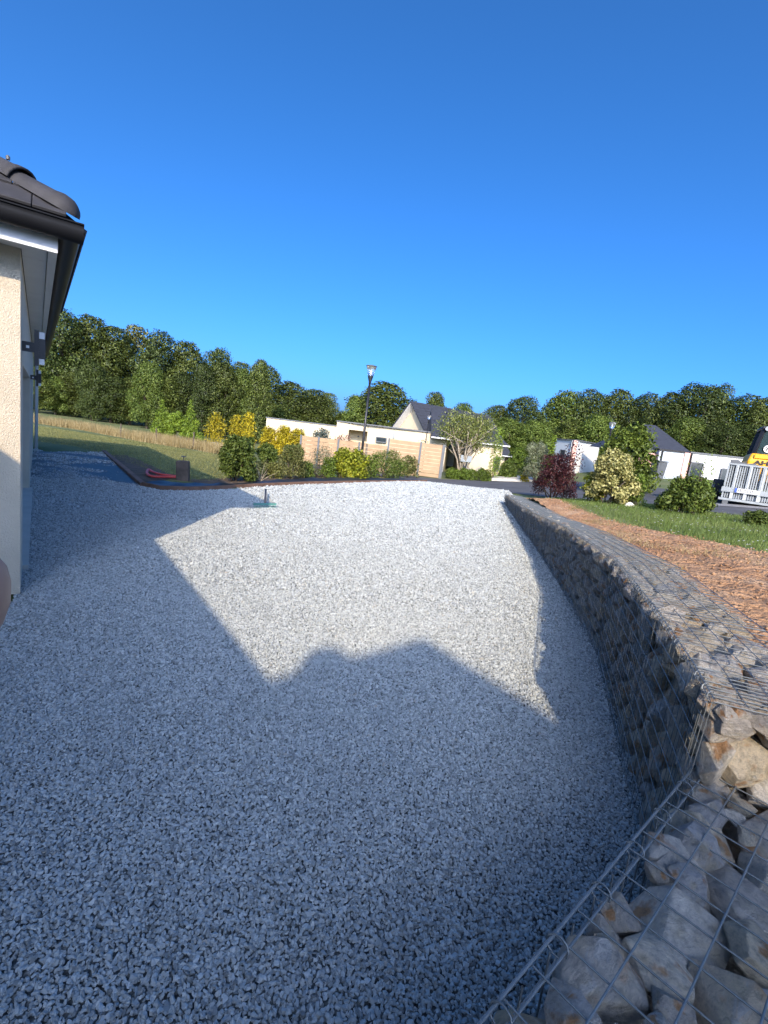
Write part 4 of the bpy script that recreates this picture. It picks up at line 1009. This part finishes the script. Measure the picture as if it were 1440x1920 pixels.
# ------------------------------------------------------------------ timber fence
fence = thing('fence', 'tan horizontal board fence with dark posts in front of the cream wing', 'fence')
FP = [(565,819,0),(598,820,0),(635,824,0),(674,829,0),(730,836,0),(730,822,1),(790,829.5,1),(832,835,1)]
def fpt(u, v): return at(u, v, 24.0)
posts = [(565,819),(598,823),(635,826.5),(674,831),(730,822),(790,829.5),(832,834.5)]
for i, (u, v) in enumerate(posts):
    q = fpt(u, v); zt = .96 if i < 4 else 1.33
    b = gz(q[0], q[1]); posts[i] = (q[0], q[1], zt, b)
    MB().box((q[0]-.045, q[1]-.05, b-.05), (q[0]+.045, q[1]+.05, zt+.03)).build('post', M['fence_post'], fence)
for i in range(6):
    a, b = posts[i], posts[i+1]; zt = .94 if i < 4 else 1.30; nb_ = 7 if i < 4 else 9
    zb = min(a[3], b[3])+.04; bh = (zt-zb)/nb_
    for k in range(nb_):
        z0 = zb+k*bh+.008; MB().bar((a[0]+.05, a[1], z0+bh/2-.004), (b[0]-.05, b[1], z0+bh/2-.004), .03, bh-.016).build('board', M['fence_wood'], fence)
    MB().bar((a[0]+.05, a[1], zt+.012), (b[0]-.05, b[1], zt+.012), .05, .022).build('top_rail', M['fence_wood'], fence)
MB().box((posts[-1][0]+.05, posts[-1][1]-.02, posts[-1][3]-.05), (posts[-1][0]+.10, posts[-1][1]+1.2, 1.33)).build('end_panel', M['fence_post'], fence)

# ------------------------------------------------------------------ street lamps
def lamp(u, vtop, d, label, k=1.0):
    p = at(u, vtop, d); b = gz(p[0], p[1]); Ht = p[2]-b
    t = thing('street_lamp', label, 'street lamp', (p[0], p[1], b), 0, 'conical street lamps')
    MB().tube([(0,0,-.1),(0,0,Ht*.35),(0,0,Ht-.75*k)], [.065*k,.055*k,.045*k], 12).build('pole', M['black'], t, True)
    lz = lambda prof: [(r_*k, Ht+z_*k) for r_, z_ in prof]
    MB().lathe(lz([(.05,-.78),(.055,-.70),(.12,-.46),(.12,-.44)]), 20).build('collar', M['black'], t, True)
    if 'lampglass' not in M:
        m, nt, bs = nodes('lamp_glass'); M['lampglass'] = m
        bs.inputs['Base Color'].default_value = (.85,.86,.85,1); bs.inputs['Roughness'].default_value = .12; bs.inputs['Transmission Weight'].default_value = .9; bs.inputs['IOR'].default_value = 1.12
    MB().lathe(lz([(.115,-.44),(.225,-.03)]), 24).build('glass', M['lampglass'], t, True)
    MB().lathe(lz([(.235,-.03),(.24,0),(.10,.03),(0,.035)]), 24).build('cap', M['steel_dark'], t, True)
    MB().lathe(lz([(.0,-.44),(.035,-.43),(.045,-.30),(.06,-.24),(.04,-.18),(0,-.17)]), 16).build('bulb', M['frosted'], t, True)
lamp(697, 686, 21, 'black street lamp with a conical glass head in front of the round tree')
lamp(1149, 792, 26, 'street lamp partly hidden by the green tree on the right', .8)
lamp(805, 779, 26, 'thin small street lamp right of the cream gable', .5)

# ------------------------------------------------------------------ far houses
def quadbox(mb, p, q, z0, z1, depth):      # wall box from p to q (ground points) going back by depth
    p, q = np.array(p[:2]), np.array(q[:2]); d = (q-p)/np.linalg.norm(q-p); n = np.array([-d[1], d[0]])
    if n[1] < 0: n = -n
    return mb.prism([tuple(p), tuple(q), tuple(q+n*depth), tuple(p+n*depth)], z0, z1)
def window(parent, p, q, z0, z1, out=.02, fr='steel_dark'):
    p, q = np.array(p[:2]), np.array(q[:2]); d = (q-p)/np.linalg.norm(q-p); n = np.array([d[1], -d[0]])
    if n[1] > 0: n = -n
    a, b = p+n*out, q+n*out
    mb = MB(); zc = lambda z: z
    for A_, B_ in (((*a, z0), (*b, z0)), ((*a, z1), (*b, z1))): mb.bar(A_, B_, .06, .06)
    for s in (a, b): mb.bar((*s, z0), (*s, z1), .06, .06)
    w_ = mb.build('window', M[fr], parent)
    quadbox(MB(), a, b, z0, z1, .03).build('pane', M['dark_glass'], w_)
# cream flat-roofed wing
wing2 = thing('building', 'low cream flat-roofed building behind the timber fence', 'building')
W0 = at(500,783,33); W1 = at(636,798,33); W2 = at(632,792.5,32.4); W3 = at(690,799,32.4); W4 = at(840,816,31.6); WR = at(655,797,32.4)
quadbox(MB(), W0, W1, -1.0, W0[2]-.02, 5).build('wall', M['cream_far'], wing2)
quadbox(MB(), W0+[-.05,-.06,0], W1+[.0,-.06,0], W0[2]-.02, W0[2]+.05, 5.1).build('coping', M['fence_post'], wing2)
mb = MB(); quadbox(mb, W2, WR, -1.0, 1.98, 5); quadbox(mb, WR+[0,0,0], W3, 1.55, 1.98, 5); quadbox(mb, WR+[0,1.4,0], W3+[0,1.4,0], -1, 1.55, 3)
mb.build('wall', M['cream_far'], wing2)
quadbox(MB(), W3+[.02,0,0], W4, -1.0, 1.98, 5).build('wall', M['cream_far'], wing2)
quadbox(MB(), W2+[-.04,-.06,0], W4+[.04,-.06,0], 1.98, 2.06, 5.1).build('coping', M['fence_post'], wing2)
a, b = at(706,818,32.2), at(725,820,32.2); window(wing2, (a[0],a[1]-.05), (b[0],b[1]-.05), .98, 1.28, .02)
a, b = at(738,806,31.9), at(741,806,31.9); quadbox(MB(), (a[0],a[1]-.12), (b[0],b[1]-.12), 1.35, 1.75, .1).build('vent', M['galv'], wing2)
a, b = at(671,815,33.6), at(674,815,33.6); quadbox(MB(), (a[0],a[1]-.1), (b[0],b[1]-.1), 1.1, 1.2, .1).build('door_number_plate', M['steel_dark'], wing2)
# gabled house
gh = thing('house', 'cream house with steep dark slate gable roof behind the flat-roofed wing', 'house')
apex = at(770, 752, 38.0); ang = math.radians(52)
rdv = Vector((math.sin(ang), math.cos(ang), 0)); gv = Vector((math.cos(ang), -math.sin(ang), 0))
A0 = Vector((apex[0], apex[1], 0)); RZ = apex[2]; HWD = 3.2; EVZ = RZ-HWD*1.05; LEN = 9.5
def G(l, w_, z): return A0 + rdv*l + gv*w_ + Vector((0,0,z))
mb = MB(); vs = [G(l, w_, z) for l in (.7, LEN-.3) for w_, z in ((-HWD+.5,-1),(HWD-.5,-1),(HWD-.5,EVZ+.42),(0,RZ-.14),(-HWD+.5,EVZ+.42))]
mb.add(vs, [(0,1,2,3,4),(9,8,7,6,5),(0,5,6,1),(1,6,7,2),(2,7,8,3),(3,8,9,4),(4,9,5,0)]); mb.build('wall', M['cream_far'], gh)
mb = MB()
for s in (-1, 1):
    vs = [G(l, w_, z) for l in (0, LEN) for w_, z in ((0,RZ),(s*HWD,EVZ),(s*HWD,EVZ-.12),(0,RZ-.12))]
    mb.add(vs, [(0,1,2,3),(7,6,5,4),(0,4,5,1),(1,5,6,2),(2,6,7,3),(3,7,4,0)])
rfo = mb.build('roof', M['slate'], gh)
mb = MB()
for s in (-1, 1):
    vs = [G(l, w_, z) for l in (.03, .69) for w_, z in ((0,RZ-.125),(s*HWD,EVZ-.125),(s*HWD,EVZ-.16),(0,RZ-.16))]
    mb.add(vs, [(0,1,2,3),(7,6,5,4),(0,4,5,1),(1,5,6,2),(2,6,7,3),(3,7,4,0)])
mb.build('verge_soffit', M['pvc'], gh)
nc = 16
for s in (-1, 1):
    for k in range(nc):
        f0, f1 = k/nc, (k+1)/nc; mb = MB(); up_ = .035
        vs = [G(l, s*HWD*f, RZ-(RZ-EVZ)*f+h_) for l in (-.02, LEN+.02) for f, h_ in ((f0,.006),(f1,up_+.01),(f1,.0))]
        mb.add(vs, [(0,1,2),(5,4,3),(0,3,4,1),(1,4,5,2),(2,5,3,0)]); mb.build('slate_course', M['slate'], rfo)
MB().bar(G(0,HWD+.05,EVZ-.05), G(LEN,HWD+.05,EVZ-.05), .1, .08).build('gutter', M['pvc'], gh)
# lower right part of the same house with its own hip
r0, r1 = at(880,830,31), at(951,836,31)
ex = thing('house', 'cream house end with dark hip roof right of the slim cypress', 'house')
quadbox(MB(), (r0[0],r0[1]), (r1[0]-.25,r1[1]), -.8, r1[2]-.02, 6).build('wall', M['cream_far'], ex)
er = np.array([r1[0]+.1, r1[1]-.3, r1[2]]); el = np.array([r0[0]-2.5, r0[1]-.3, r1[2]]); tp0 = at(893,776,34); 
mb = MB(); tl = np.array([el[0], tp0[1], tp0[2]]); 
mb.add([tuple(el), tuple(er), (er[0], er[1]+6.6, er[2]), (el[0], el[1]+6.6, el[2]), tuple(tp0), tuple(tl)], [(0,1,4,5),(1,2,4),(2,3,5,4),(3,0,5),(3,2,1,0)])
mb.build('roof', M['slate'], ex)
MB().bar(tuple(el+[0,-.04,-.03]), tuple(er+[0,-.04,-.03]), .1, .08).build('gutter', M['pvc'], ex)
a, b = at(929,853,31), at(939,854,31); window(ex, (a[0],a[1]-.02), (b[0],b[1]-.02), .1, .95)
# white box house, the shade of its left wall put into the colour
bx = thing('building', 'white flat-roofed house, left wall coloured as in shade, with a pink corner strip behind the red shrub', 'building')
b0, b1, b2 = at(1040,830,36), at(1080,826,33.5), at(1125,832,36)
zt = b1[2]
quadbox(MB(), b0, b1, -.5, zt, .3).build('wall', M['shaded_wall'], bx)
quadbox(MB(), b1+[.02,.0,0], b2, -.5, zt-.003, .3).build('wall', M['white_wall'], bx)
MB().box((b1[0]-.16,b1[1]-.10,-.5),(b1[0]+.12,b1[1]+.2,zt-.006)).build('corner_strip', M['pink_wall'], bx)
mb = MB(); mb.bar((b0[0],b0[1]-.02,zt+.03),(b1[0],b1[1]-.06,zt+.03),.2,.06); mb.bar((b1[0]+.1,b1[1]-.06,zt+.032),(b2[0],b2[1]-.02,zt+.032),.2,.06); mb.build('coping', M['fence_post'], bx)
wa = b0[:2]+(b1[:2]-b0[:2])*.38; wb_ = b0[:2]+(b1[:2]-b0[:2])*.62; window(bx, wa, wb_, zt-1.3, zt-.75, .03)
# hip-roofed house on the right
rh = thing('house', 'white house with dark hip roof and pink trim at the right behind the loader', 'house')
DR = 27.0
e0, e1 = at(1190,842,DR), at(1306,855,DR); ez = (e0[2]+e1[2])/2; pk0, pk1 = at(1200,796,DR+3), at(1231,796,DR+3.2)
gb_ = 1.0
mb = MB(); pz = (pk0[2]+pk1[2])/2
mb.add([(e0[0],e0[1],ez),(e1[0],e1[1],ez),(e1[0],e1[1]+6.5,ez),(e0[0],e0[1]+6.5,ez),(pk0[0]+.3,pk0[1],pz),(pk1[0],pk1[1],pz)], [(0,1,5,4),(1,2,5),(2,3,4,5),(3,0,4),(3,2,1,0)])
mb.build('roof', M['slate'], rh)
MB().bar((e0[0],e0[1]-.05,ez-.05),(e1[0],e1[1]-.05,ez-.05),.12,.1).build('gutter', M['gutter'], rh)
g0, g1, g2 = at(1236,850,DR-1), at(1284,848,DR-1.4), at(1412,862,DR-2.6)
mb = MB(); quadbox(mb, (e0[0]+.3,e0[1]+.5), (g0[0]+.1,e1[1]+.5), .2, ez-.1, 4); mb.build('wall', M['shaded_wall'], rh)
pa, pb = at(1200,850,DR-.6), at(1238,850,DR-.6); 
mb = MB(); mb.box((pa[0],pa[1],ez-.95),(pb[0]+.3,pb[1]+.8,ez-.14)); mb.build('pink_fascia', M['pink_wall'], rh)
zt2 = g1[2]
quadbox(MB(), g0, g1, .2, zt2-.05, 4).build('garage_wall', M['shaded_wall'], rh)  # wall turned from the sun, its shade carried by the blue-grey colour
quadbox(MB(), (g0[0]-.05,g0[1]-.05), (g1[0],g1[1]-.05), zt2-.05, zt2+.05, 4).build('coping', M['gutter'], rh)
mb = MB(); mb.bar((g0[0]+.12,g0[1]-.08,zt2-.08),(g0[0]+.12,g0[1]-.08,.6),.07,.07); mb.build('downpipe', M['gutter'], rh)
quadbox(MB(), (g1[0]+.3,g1[1]-.0), g2, .2, zt2-.01, 4).build('wing_wall', M['white_wall'], rh)
MB().box((g1[0],g1[1]-.06,.2),(g1[0]+.29,g1[1]+.4,zt2-.012)).build('corner_strip', M['pink_wall'], rh)
mb = MB(); mb.bar((g1[0]+.34,g1[1]-.09,zt2),(g1[0]+.34,g1[1]-.09,.4),.07,.07); mb.build('downpipe', M['gutter'], rh)
quadbox(MB(), (g1[0]+.28,g1[1]-.06), (g2[0]+.03,g2[1]-.06), zt2-.01, zt2+.07, 4.1).build('coping', M['fence_post'], rh)
dv = (g2-g1)[:2]; 
w0, w1 = g1[:2]+dv*.13, g1[:2]+dv*.31; window(rh, w0, w1, zt2-1.35, zt2-.48, .03)
w0, w1 = g1[:2]+dv*.60, g1[:2]+dv*.92; window(rh, w0, w1, zt2-1.35, zt2-.62, .03)
d0, d1 = at(1204,880,DR-.45), at(1212,880,DR-.45); mb = MB(); quadbox(mb, (d0[0],e0[1]+.42), (d1[0],e0[1]+.42), .9, 2.0, .05); mb.build('door', M['steel_dark'], rh)
# wheelie bin
p = at(1231, 893, DR-1.6); g = gz(p[0], p[1])
t = thing('wheelie_bin', 'dark wheelie bin standing by the shade-toned garage wall', 'bin', (p[0], p[1], g), .2)
mb = MB(); mb.add([(x*s, y*s, z) for z, s in ((.06,.8),(.95,1.0)) for x, y in ((-.27,-.3),(.27,-.3),(.27,.3),(-.27,.3))], [(3,2,1,0),(4,5,6,7),(0,1,5,4),(1,2,6,5),(2,3,7,6),(3,0,4,7)]); bevel(mb.build('body', M['steel_dark'], t), .03)
bevel(MB().box((-.29,-.33,.955),(.29,.33,1.02)).build('lid', M['steel_dark'], t), .02)
for s in (-.24,.24): MB().tube([(s-.02,.26,.1),(s+.02,.26,.1)], .1, 12).build('wheel', M['tyre'], t)
# letter box
p = at(873, 860, 25.2); g = gz(p[0], p[1])
t = thing('letter_box', 'pale grey letter box on a dark stand under the vase shaped shrub', 'letter box', (p[0], p[1], g), .15)
bevel(MB().box((-.30,-.15,p[2]-g-.17),(.30,.2,p[2]-g+.17)).build('box', M['galv'], t), .015)
MB().box((-.1,-.05,0),(.1,.1,p[2]-g-.172)).build('stand', M['black'], t)
# kerb beyond the road
ka, kb = at(922,898,26), at(1003,901,26)
t = tag(MB().box((0,0,0),(1,1,1)).build('kerb', M['kerb']), 'pale concrete kerb edging the far side of the road', 'kerb', kind='structure')
t.data = (lambda: (lambda mb: (mb.add([(ka[0],ka[1],gz(ka[0],ka[1])-.02),(kb[0],kb[1],gz(kb[0],kb[1])-.02),(kb[0]+.2,kb[1]+1.6,gz(kb[0],kb[1]+1.6)+.05),(ka[0]+.5,ka[1]+1.6,gz(ka[0],ka[1]+1.6)+.05),
    (ka[0],ka[1],gz(ka[0],ka[1])+.14),(kb[0],kb[1],gz(kb[0],kb[1])+.14),(kb[0]+.2,kb[1]+1.6,gz(kb[0],kb[1]+1.6)+.3),(ka[0]+.5,ka[1]+1.6,gz(ka[0],ka[1]+1.6)+.3)],
    [(3,2,1,0),(4,5,6,7),(0,1,5,4),(1,2,6,5),(2,3,7,6),(3,0,4,7)]), mb.mesh('kerb'))[1])(MB()))()
t.data.materials.append(M['kerb'])

# ------------------------------------------------------------------ trailer and loader
DT = 12.5
c0 = at(1352, 930, DT); c1 = at(1440, 951, DT)
rz = math.atan2(c1[1]-c0[1], c1[0]-c0[0]) - math.radians(30); g = .80
tr = thing('trailer', 'galvanised plant trailer with upright ramp gate parked on the road', 'trailer', (c0[0], c0[1], g), rz)
# local x to the right along the gate, y away from the camera
MB().box((-.05,0,.10),(2.35,.10,.16)).build('bottom_rail', M['galv'], tr)
MB().box((-.03,-.03,.32),(2.33,.06,.44)).build('light_bar', M['galv'], tr)
for k in range(8):
    x = .17+k*.28
    MB().box((x,-.012,.44),(x+.035,.05,1.02)).build('gate_bar', M['galv'], tr); MB().box((x+.037,-.018,.445),(x+.065,.045,1.018)).build('gate_bar', M['galv_pale'], tr)
    MB().box((x,-.012,.16),(x+.07,.05,.32)).build('gate_bar', M['galv_pale'], tr)
MB().box((0,-.01,1.02),(2.3,.06,1.06)).build('top_rail', M['galv'], tr)
for x in (0, 2.27): MB().box((x,-.01,.16),(x+.03,.05,1.02)).build('gate_post', M['galv'], tr)
mb = MB()
for k in range(46): mb.bar((.03+k*.049,.055,.17),(.03+k*.049,.055,1.02), .026)
for k in range(14): mb.bar((.03,.06,.20+k*.06),(2.27,.06,.20+k*.06), .005)
mb.build('ramp_mesh', M['galv'], tr)
pl_ = MB().box((.25,-.05,.335),(.77,-.038,.445)).build('number_plate', M['plate'], tr)
MB().box((.252,-.0515,.337),(.30,-.0505,.443)).build('blue_band', M['plate_blue'], pl_)
def text(s, size, m, parent, loc, rot=(math.pi/2,0,0), sx=1.0, extrude=.002, bold=0.0):
    cu = bpy.data.curves.new('lettering', 'FONT'); cu.body = s; cu.size = size; cu.extrude = extrude; cu.offset = bold
    to = bpy.data.objects.new('lettering', cu); C.objects.link(to)
    me = bpy.data.meshes.new_from_object(to.evaluated_get(bpy.context.evaluated_depsgraph_get())); bpy.data.objects.remove(to)
    o = link('lettering', me, None, parent); o.data.materials.clear(); o.data.materials.append(m); o.location = loc; o.rotation_euler = rot; o.scale = (sx, 1, 1); return o
text('FB-223-VF', .095, M['ink'], pl_, (.315,-.0525,.358), sx=.82)
MB().box((0,.12,.26),(2.3,4.6,.34)).build('deck', M['steel_dark'], tr)
for x in (.1, 2.1): MB().box((x,.15,.14),(x+.1,5.2,.26)).build('chassis_beam', M['steel_dark'], tr)
for x in (-.12, 2.22):
    for y in (1.6, 2.4):
        wh = MB().tube([(x,y,.30),(x+.20,y,.30)], .30, 20).build('wheel', M['tyre'], tr); MB().tube([(x-.01,y,.30),(x+.21,y,.30)], .16, 14).build('rim', M['galv'], wh)
for x in (.05, 2.0): MB().box((x,.02,-.02),(x+.12,.14,.10)).build('support_leg', M['steel_dark'], tr)
# loader on the trailer, seen from behind
off_ = Matrix.Translation((c0[0], c0[1], g)) @ Matrix.Rotation(rz, 4, 'Z')
lp = off_ @ Vector((1.18, .40, .22))
ld = thing('wheel_loader', 'yellow wheel loader with dark glazed cab loaded on the trailer', 'loader', lp, rz)
hood = MB(); hood.add([(x, y, z) for z, sx, y0 in ((.45,1.0,.0),(.95,1.0,-.02),(1.16,.93,.05)) for x, y in ((-.78*sx,y0),(.78*sx,y0),(.78*sx,1.5),(-.78*sx,1.5))],
    [(3,2,1,0),(0,1,5,4),(1,2,6,5),(2,3,7,6),(3,0,4,7),(4,5,9,8),(5,6,10,9),(6,7,11,10),(7,4,8,11),(8,9,10,11)]); bevel(hood.build('hood', M['yellow'], ld), .05, 3)
hp_ = MB().box((-.66,-.035,1.03),(.66,.10,1.13)).build('hood_panel', M['yellow'], ld); bevel(hp_, .015)
MB().box((-.12,-.045,1.055),(.12,-.036,1.10)).build('handle', M['plate'], hp_)
text('AHLMANN', .15, M['ink'], ld, (-.64,-.034,.88), sx=1.5, bold=.006)
cabf = MB()
cz0, cz1 = 1.16, 1.80
def cb(x, y, z): return (x, y, z)
low = [(-.66,.25),(.66,.25),(.66,1.5),(-.66,1.5)]; top_ = [(-.55,.42),(.55,.42),(.55,1.45),(-.55,1.45)]
for (a_, b_) in zip(low, top_): cabf.bar((*a_, cz0), (*b_, cz1), .075, .075)
cabf.build('cab_frame', M['black'], ld)
mb = MB(); mb.add([(x*.985, y+.02, cz0) for x, y in low]+[(x*.985, y+.02, cz1) for x, y in top_], [(0,1,5,4),(1,2,6,5),(2,3,7,6),(3,0,4,7)])
gl, nt, bs = nodes('cab_glass'); bs.inputs['Base Color'].default_value = (.05,.085,.09,1); bs.inputs['Roughness'].default_value = .05; bs.inputs['Transmission Weight'].default_value = .55; bs.inputs['IOR'].default_value = 1.05; bs.inputs['Specular IOR Level'].default_value = .6
mb.build('cab_glass', gl, ld)
bevel(MB().box((-.60,.36,cz1),(.60,1.5,cz1+.09)).build('cab_roof', M['black'], ld), .03)
MB().tube([(-.48,.38,cz1+.03),(-.48,.30,cz1+.03)], .06, 12).build('work_light', M['galv'], ld); MB().tube([(-.2,.38,cz1+.03),(-.2,.30,cz1+.03)], .06, 12).build('work_light', M['galv'], ld)
MB().box((-.3,.75,1.17),(.3,1.0,1.75)).build('seat', M['black'], ld)
sd = MB().tube([(-.38,.268,1.31),(-.38,.258,1.31)], .10, 24).build('speed_disc', M['plate'], ld)
text('20', .115, M['ink'], sd, (-.445,.255,1.27), bold=.004)
for x in (-.95, .75):
    for y in (.35, 2.0):
        wh = MB().tube([(x,y,.42),(x+.22,y,.42)], .42, 22).build('wheel', M['tyre'], ld); MB().tube([(x-.01,y,.42),(x+.23,y,.42)], .2, 14).build('rim', M['yellow'], wh)
MB().box((-.55,.3,.25),(.55,2.6,.6)).build('chassis', M['steel_dark'], ld)
# low rubber mat folded over the trailer side, left of the hood
mb = MB(); mb.add([(x, y, z) for y in (.14,.34) for x, z in ((.05,.34),(.05,1.15),(.20,1.16),(.28,1.10),(.40,1.09),(.55,1.11),(.66,1.06),(.66,.34))], [tuple(range(8)), tuple(range(15,7,-1))]+[(i,i+8,(i+1)%8+8,(i+1)%8) for i in range(8)])
sb = mb.build('load_cover', M['steel_dark']); sb.matrix_world = off_; tag(sb, 'dark folded cover lying on the trailer left of the loader', 'cover')

# ------------------------------------------------------------------ the photographer's hand, its fingertip just entering the frame at the left
def hand():
    me = bpy.data.meshes.new('hand')
    J = {'wrist':(-.235,-.085,.035,.026), 'palm':(-.185,-.062,.012,.030), 'k1':(-.150,-.034,-.022,.0125), 'k2':(-.158,-.056,-.030,.0125), 'k3':(-.168,-.077,-.030,.012), 'k4':(-.180,-.096,-.022,.011), 'tb':(-.190,-.030,.020,.015)}
    chains = [('k1', [(-.112,-.020,-.045,.0098),(-.083,-.013,-.056,.0092),(-.0600,-.0107,-.060,.0100),(-.0486,-.0107,-.060,.0092)]),
              ('k2', [(-.125,-.052,-.058,.0096),(-.112,-.054,-.036,.0090),(-.120,-.055,-.018,.0080)]),
              ('k3', [(-.137,-.078,-.056,.0092),(-.124,-.080,-.036,.0086),(-.132,-.079,-.018,.0078)]),
              ('k4', [(-.152,-.101,-.044,.0085),(-.140,-.103,-.028,.0078),(-.146,-.102,-.012,.0070)]),
              ('tb', [(-.165,-.005,.018,.0120),(-.140,.010,.010,.0105),(-.122,.016,.002,.0090)])]
    names = list(J); V = [J[n][:3] for n in names]; Rr = [J[n][3] for n in names]
    E_ = [(0,1)]+[(1,names.index(k)) for k in ('k1','k2','k3','k4','tb')]
    for root, ch in chains:
        prev = names.index(root)
        for x, y, z, r_ in ch: V.append((x,y,z)); Rr.append(r_); E_.append((prev, len(V)-1)); prev = len(V)-1
    me.from_pydata(V, E_, [])
    o = bpy.data.objects.new('person', me); C.objects.link(o)
    sk = o.modifiers.new('skin', 'SKIN')
    if not me.skin_vertices: me.skin_vertices.new()
    for d_, r_ in zip(me.skin_vertices[0].data, Rr): d_.radius = (r_, r_)
    me.skin_vertices[0].data[0].use_root = True
    sb_ = o.modifiers.new('sub', 'SUBSURF'); sb_.levels = 2; sb_.render_levels = 2
    m2 = bpy.data.meshes.new_from_object(o.evaluated_get(bpy.context.evaluated_depsgraph_get()))
    bpy.data.objects.remove(o)
    m2.materials.clear(); m2.materials.append(M['skin']); m2.polygons.foreach_set('use_smooth', [True]*len(m2.polygons))
    o = bpy.data.objects.new('person', m2); C.objects.link(o); o.matrix_world = cam.matrix_world.copy()
    tag(o, "photographer's hand, one fingertip peeking in at the left edge of the picture", 'person')
hand()
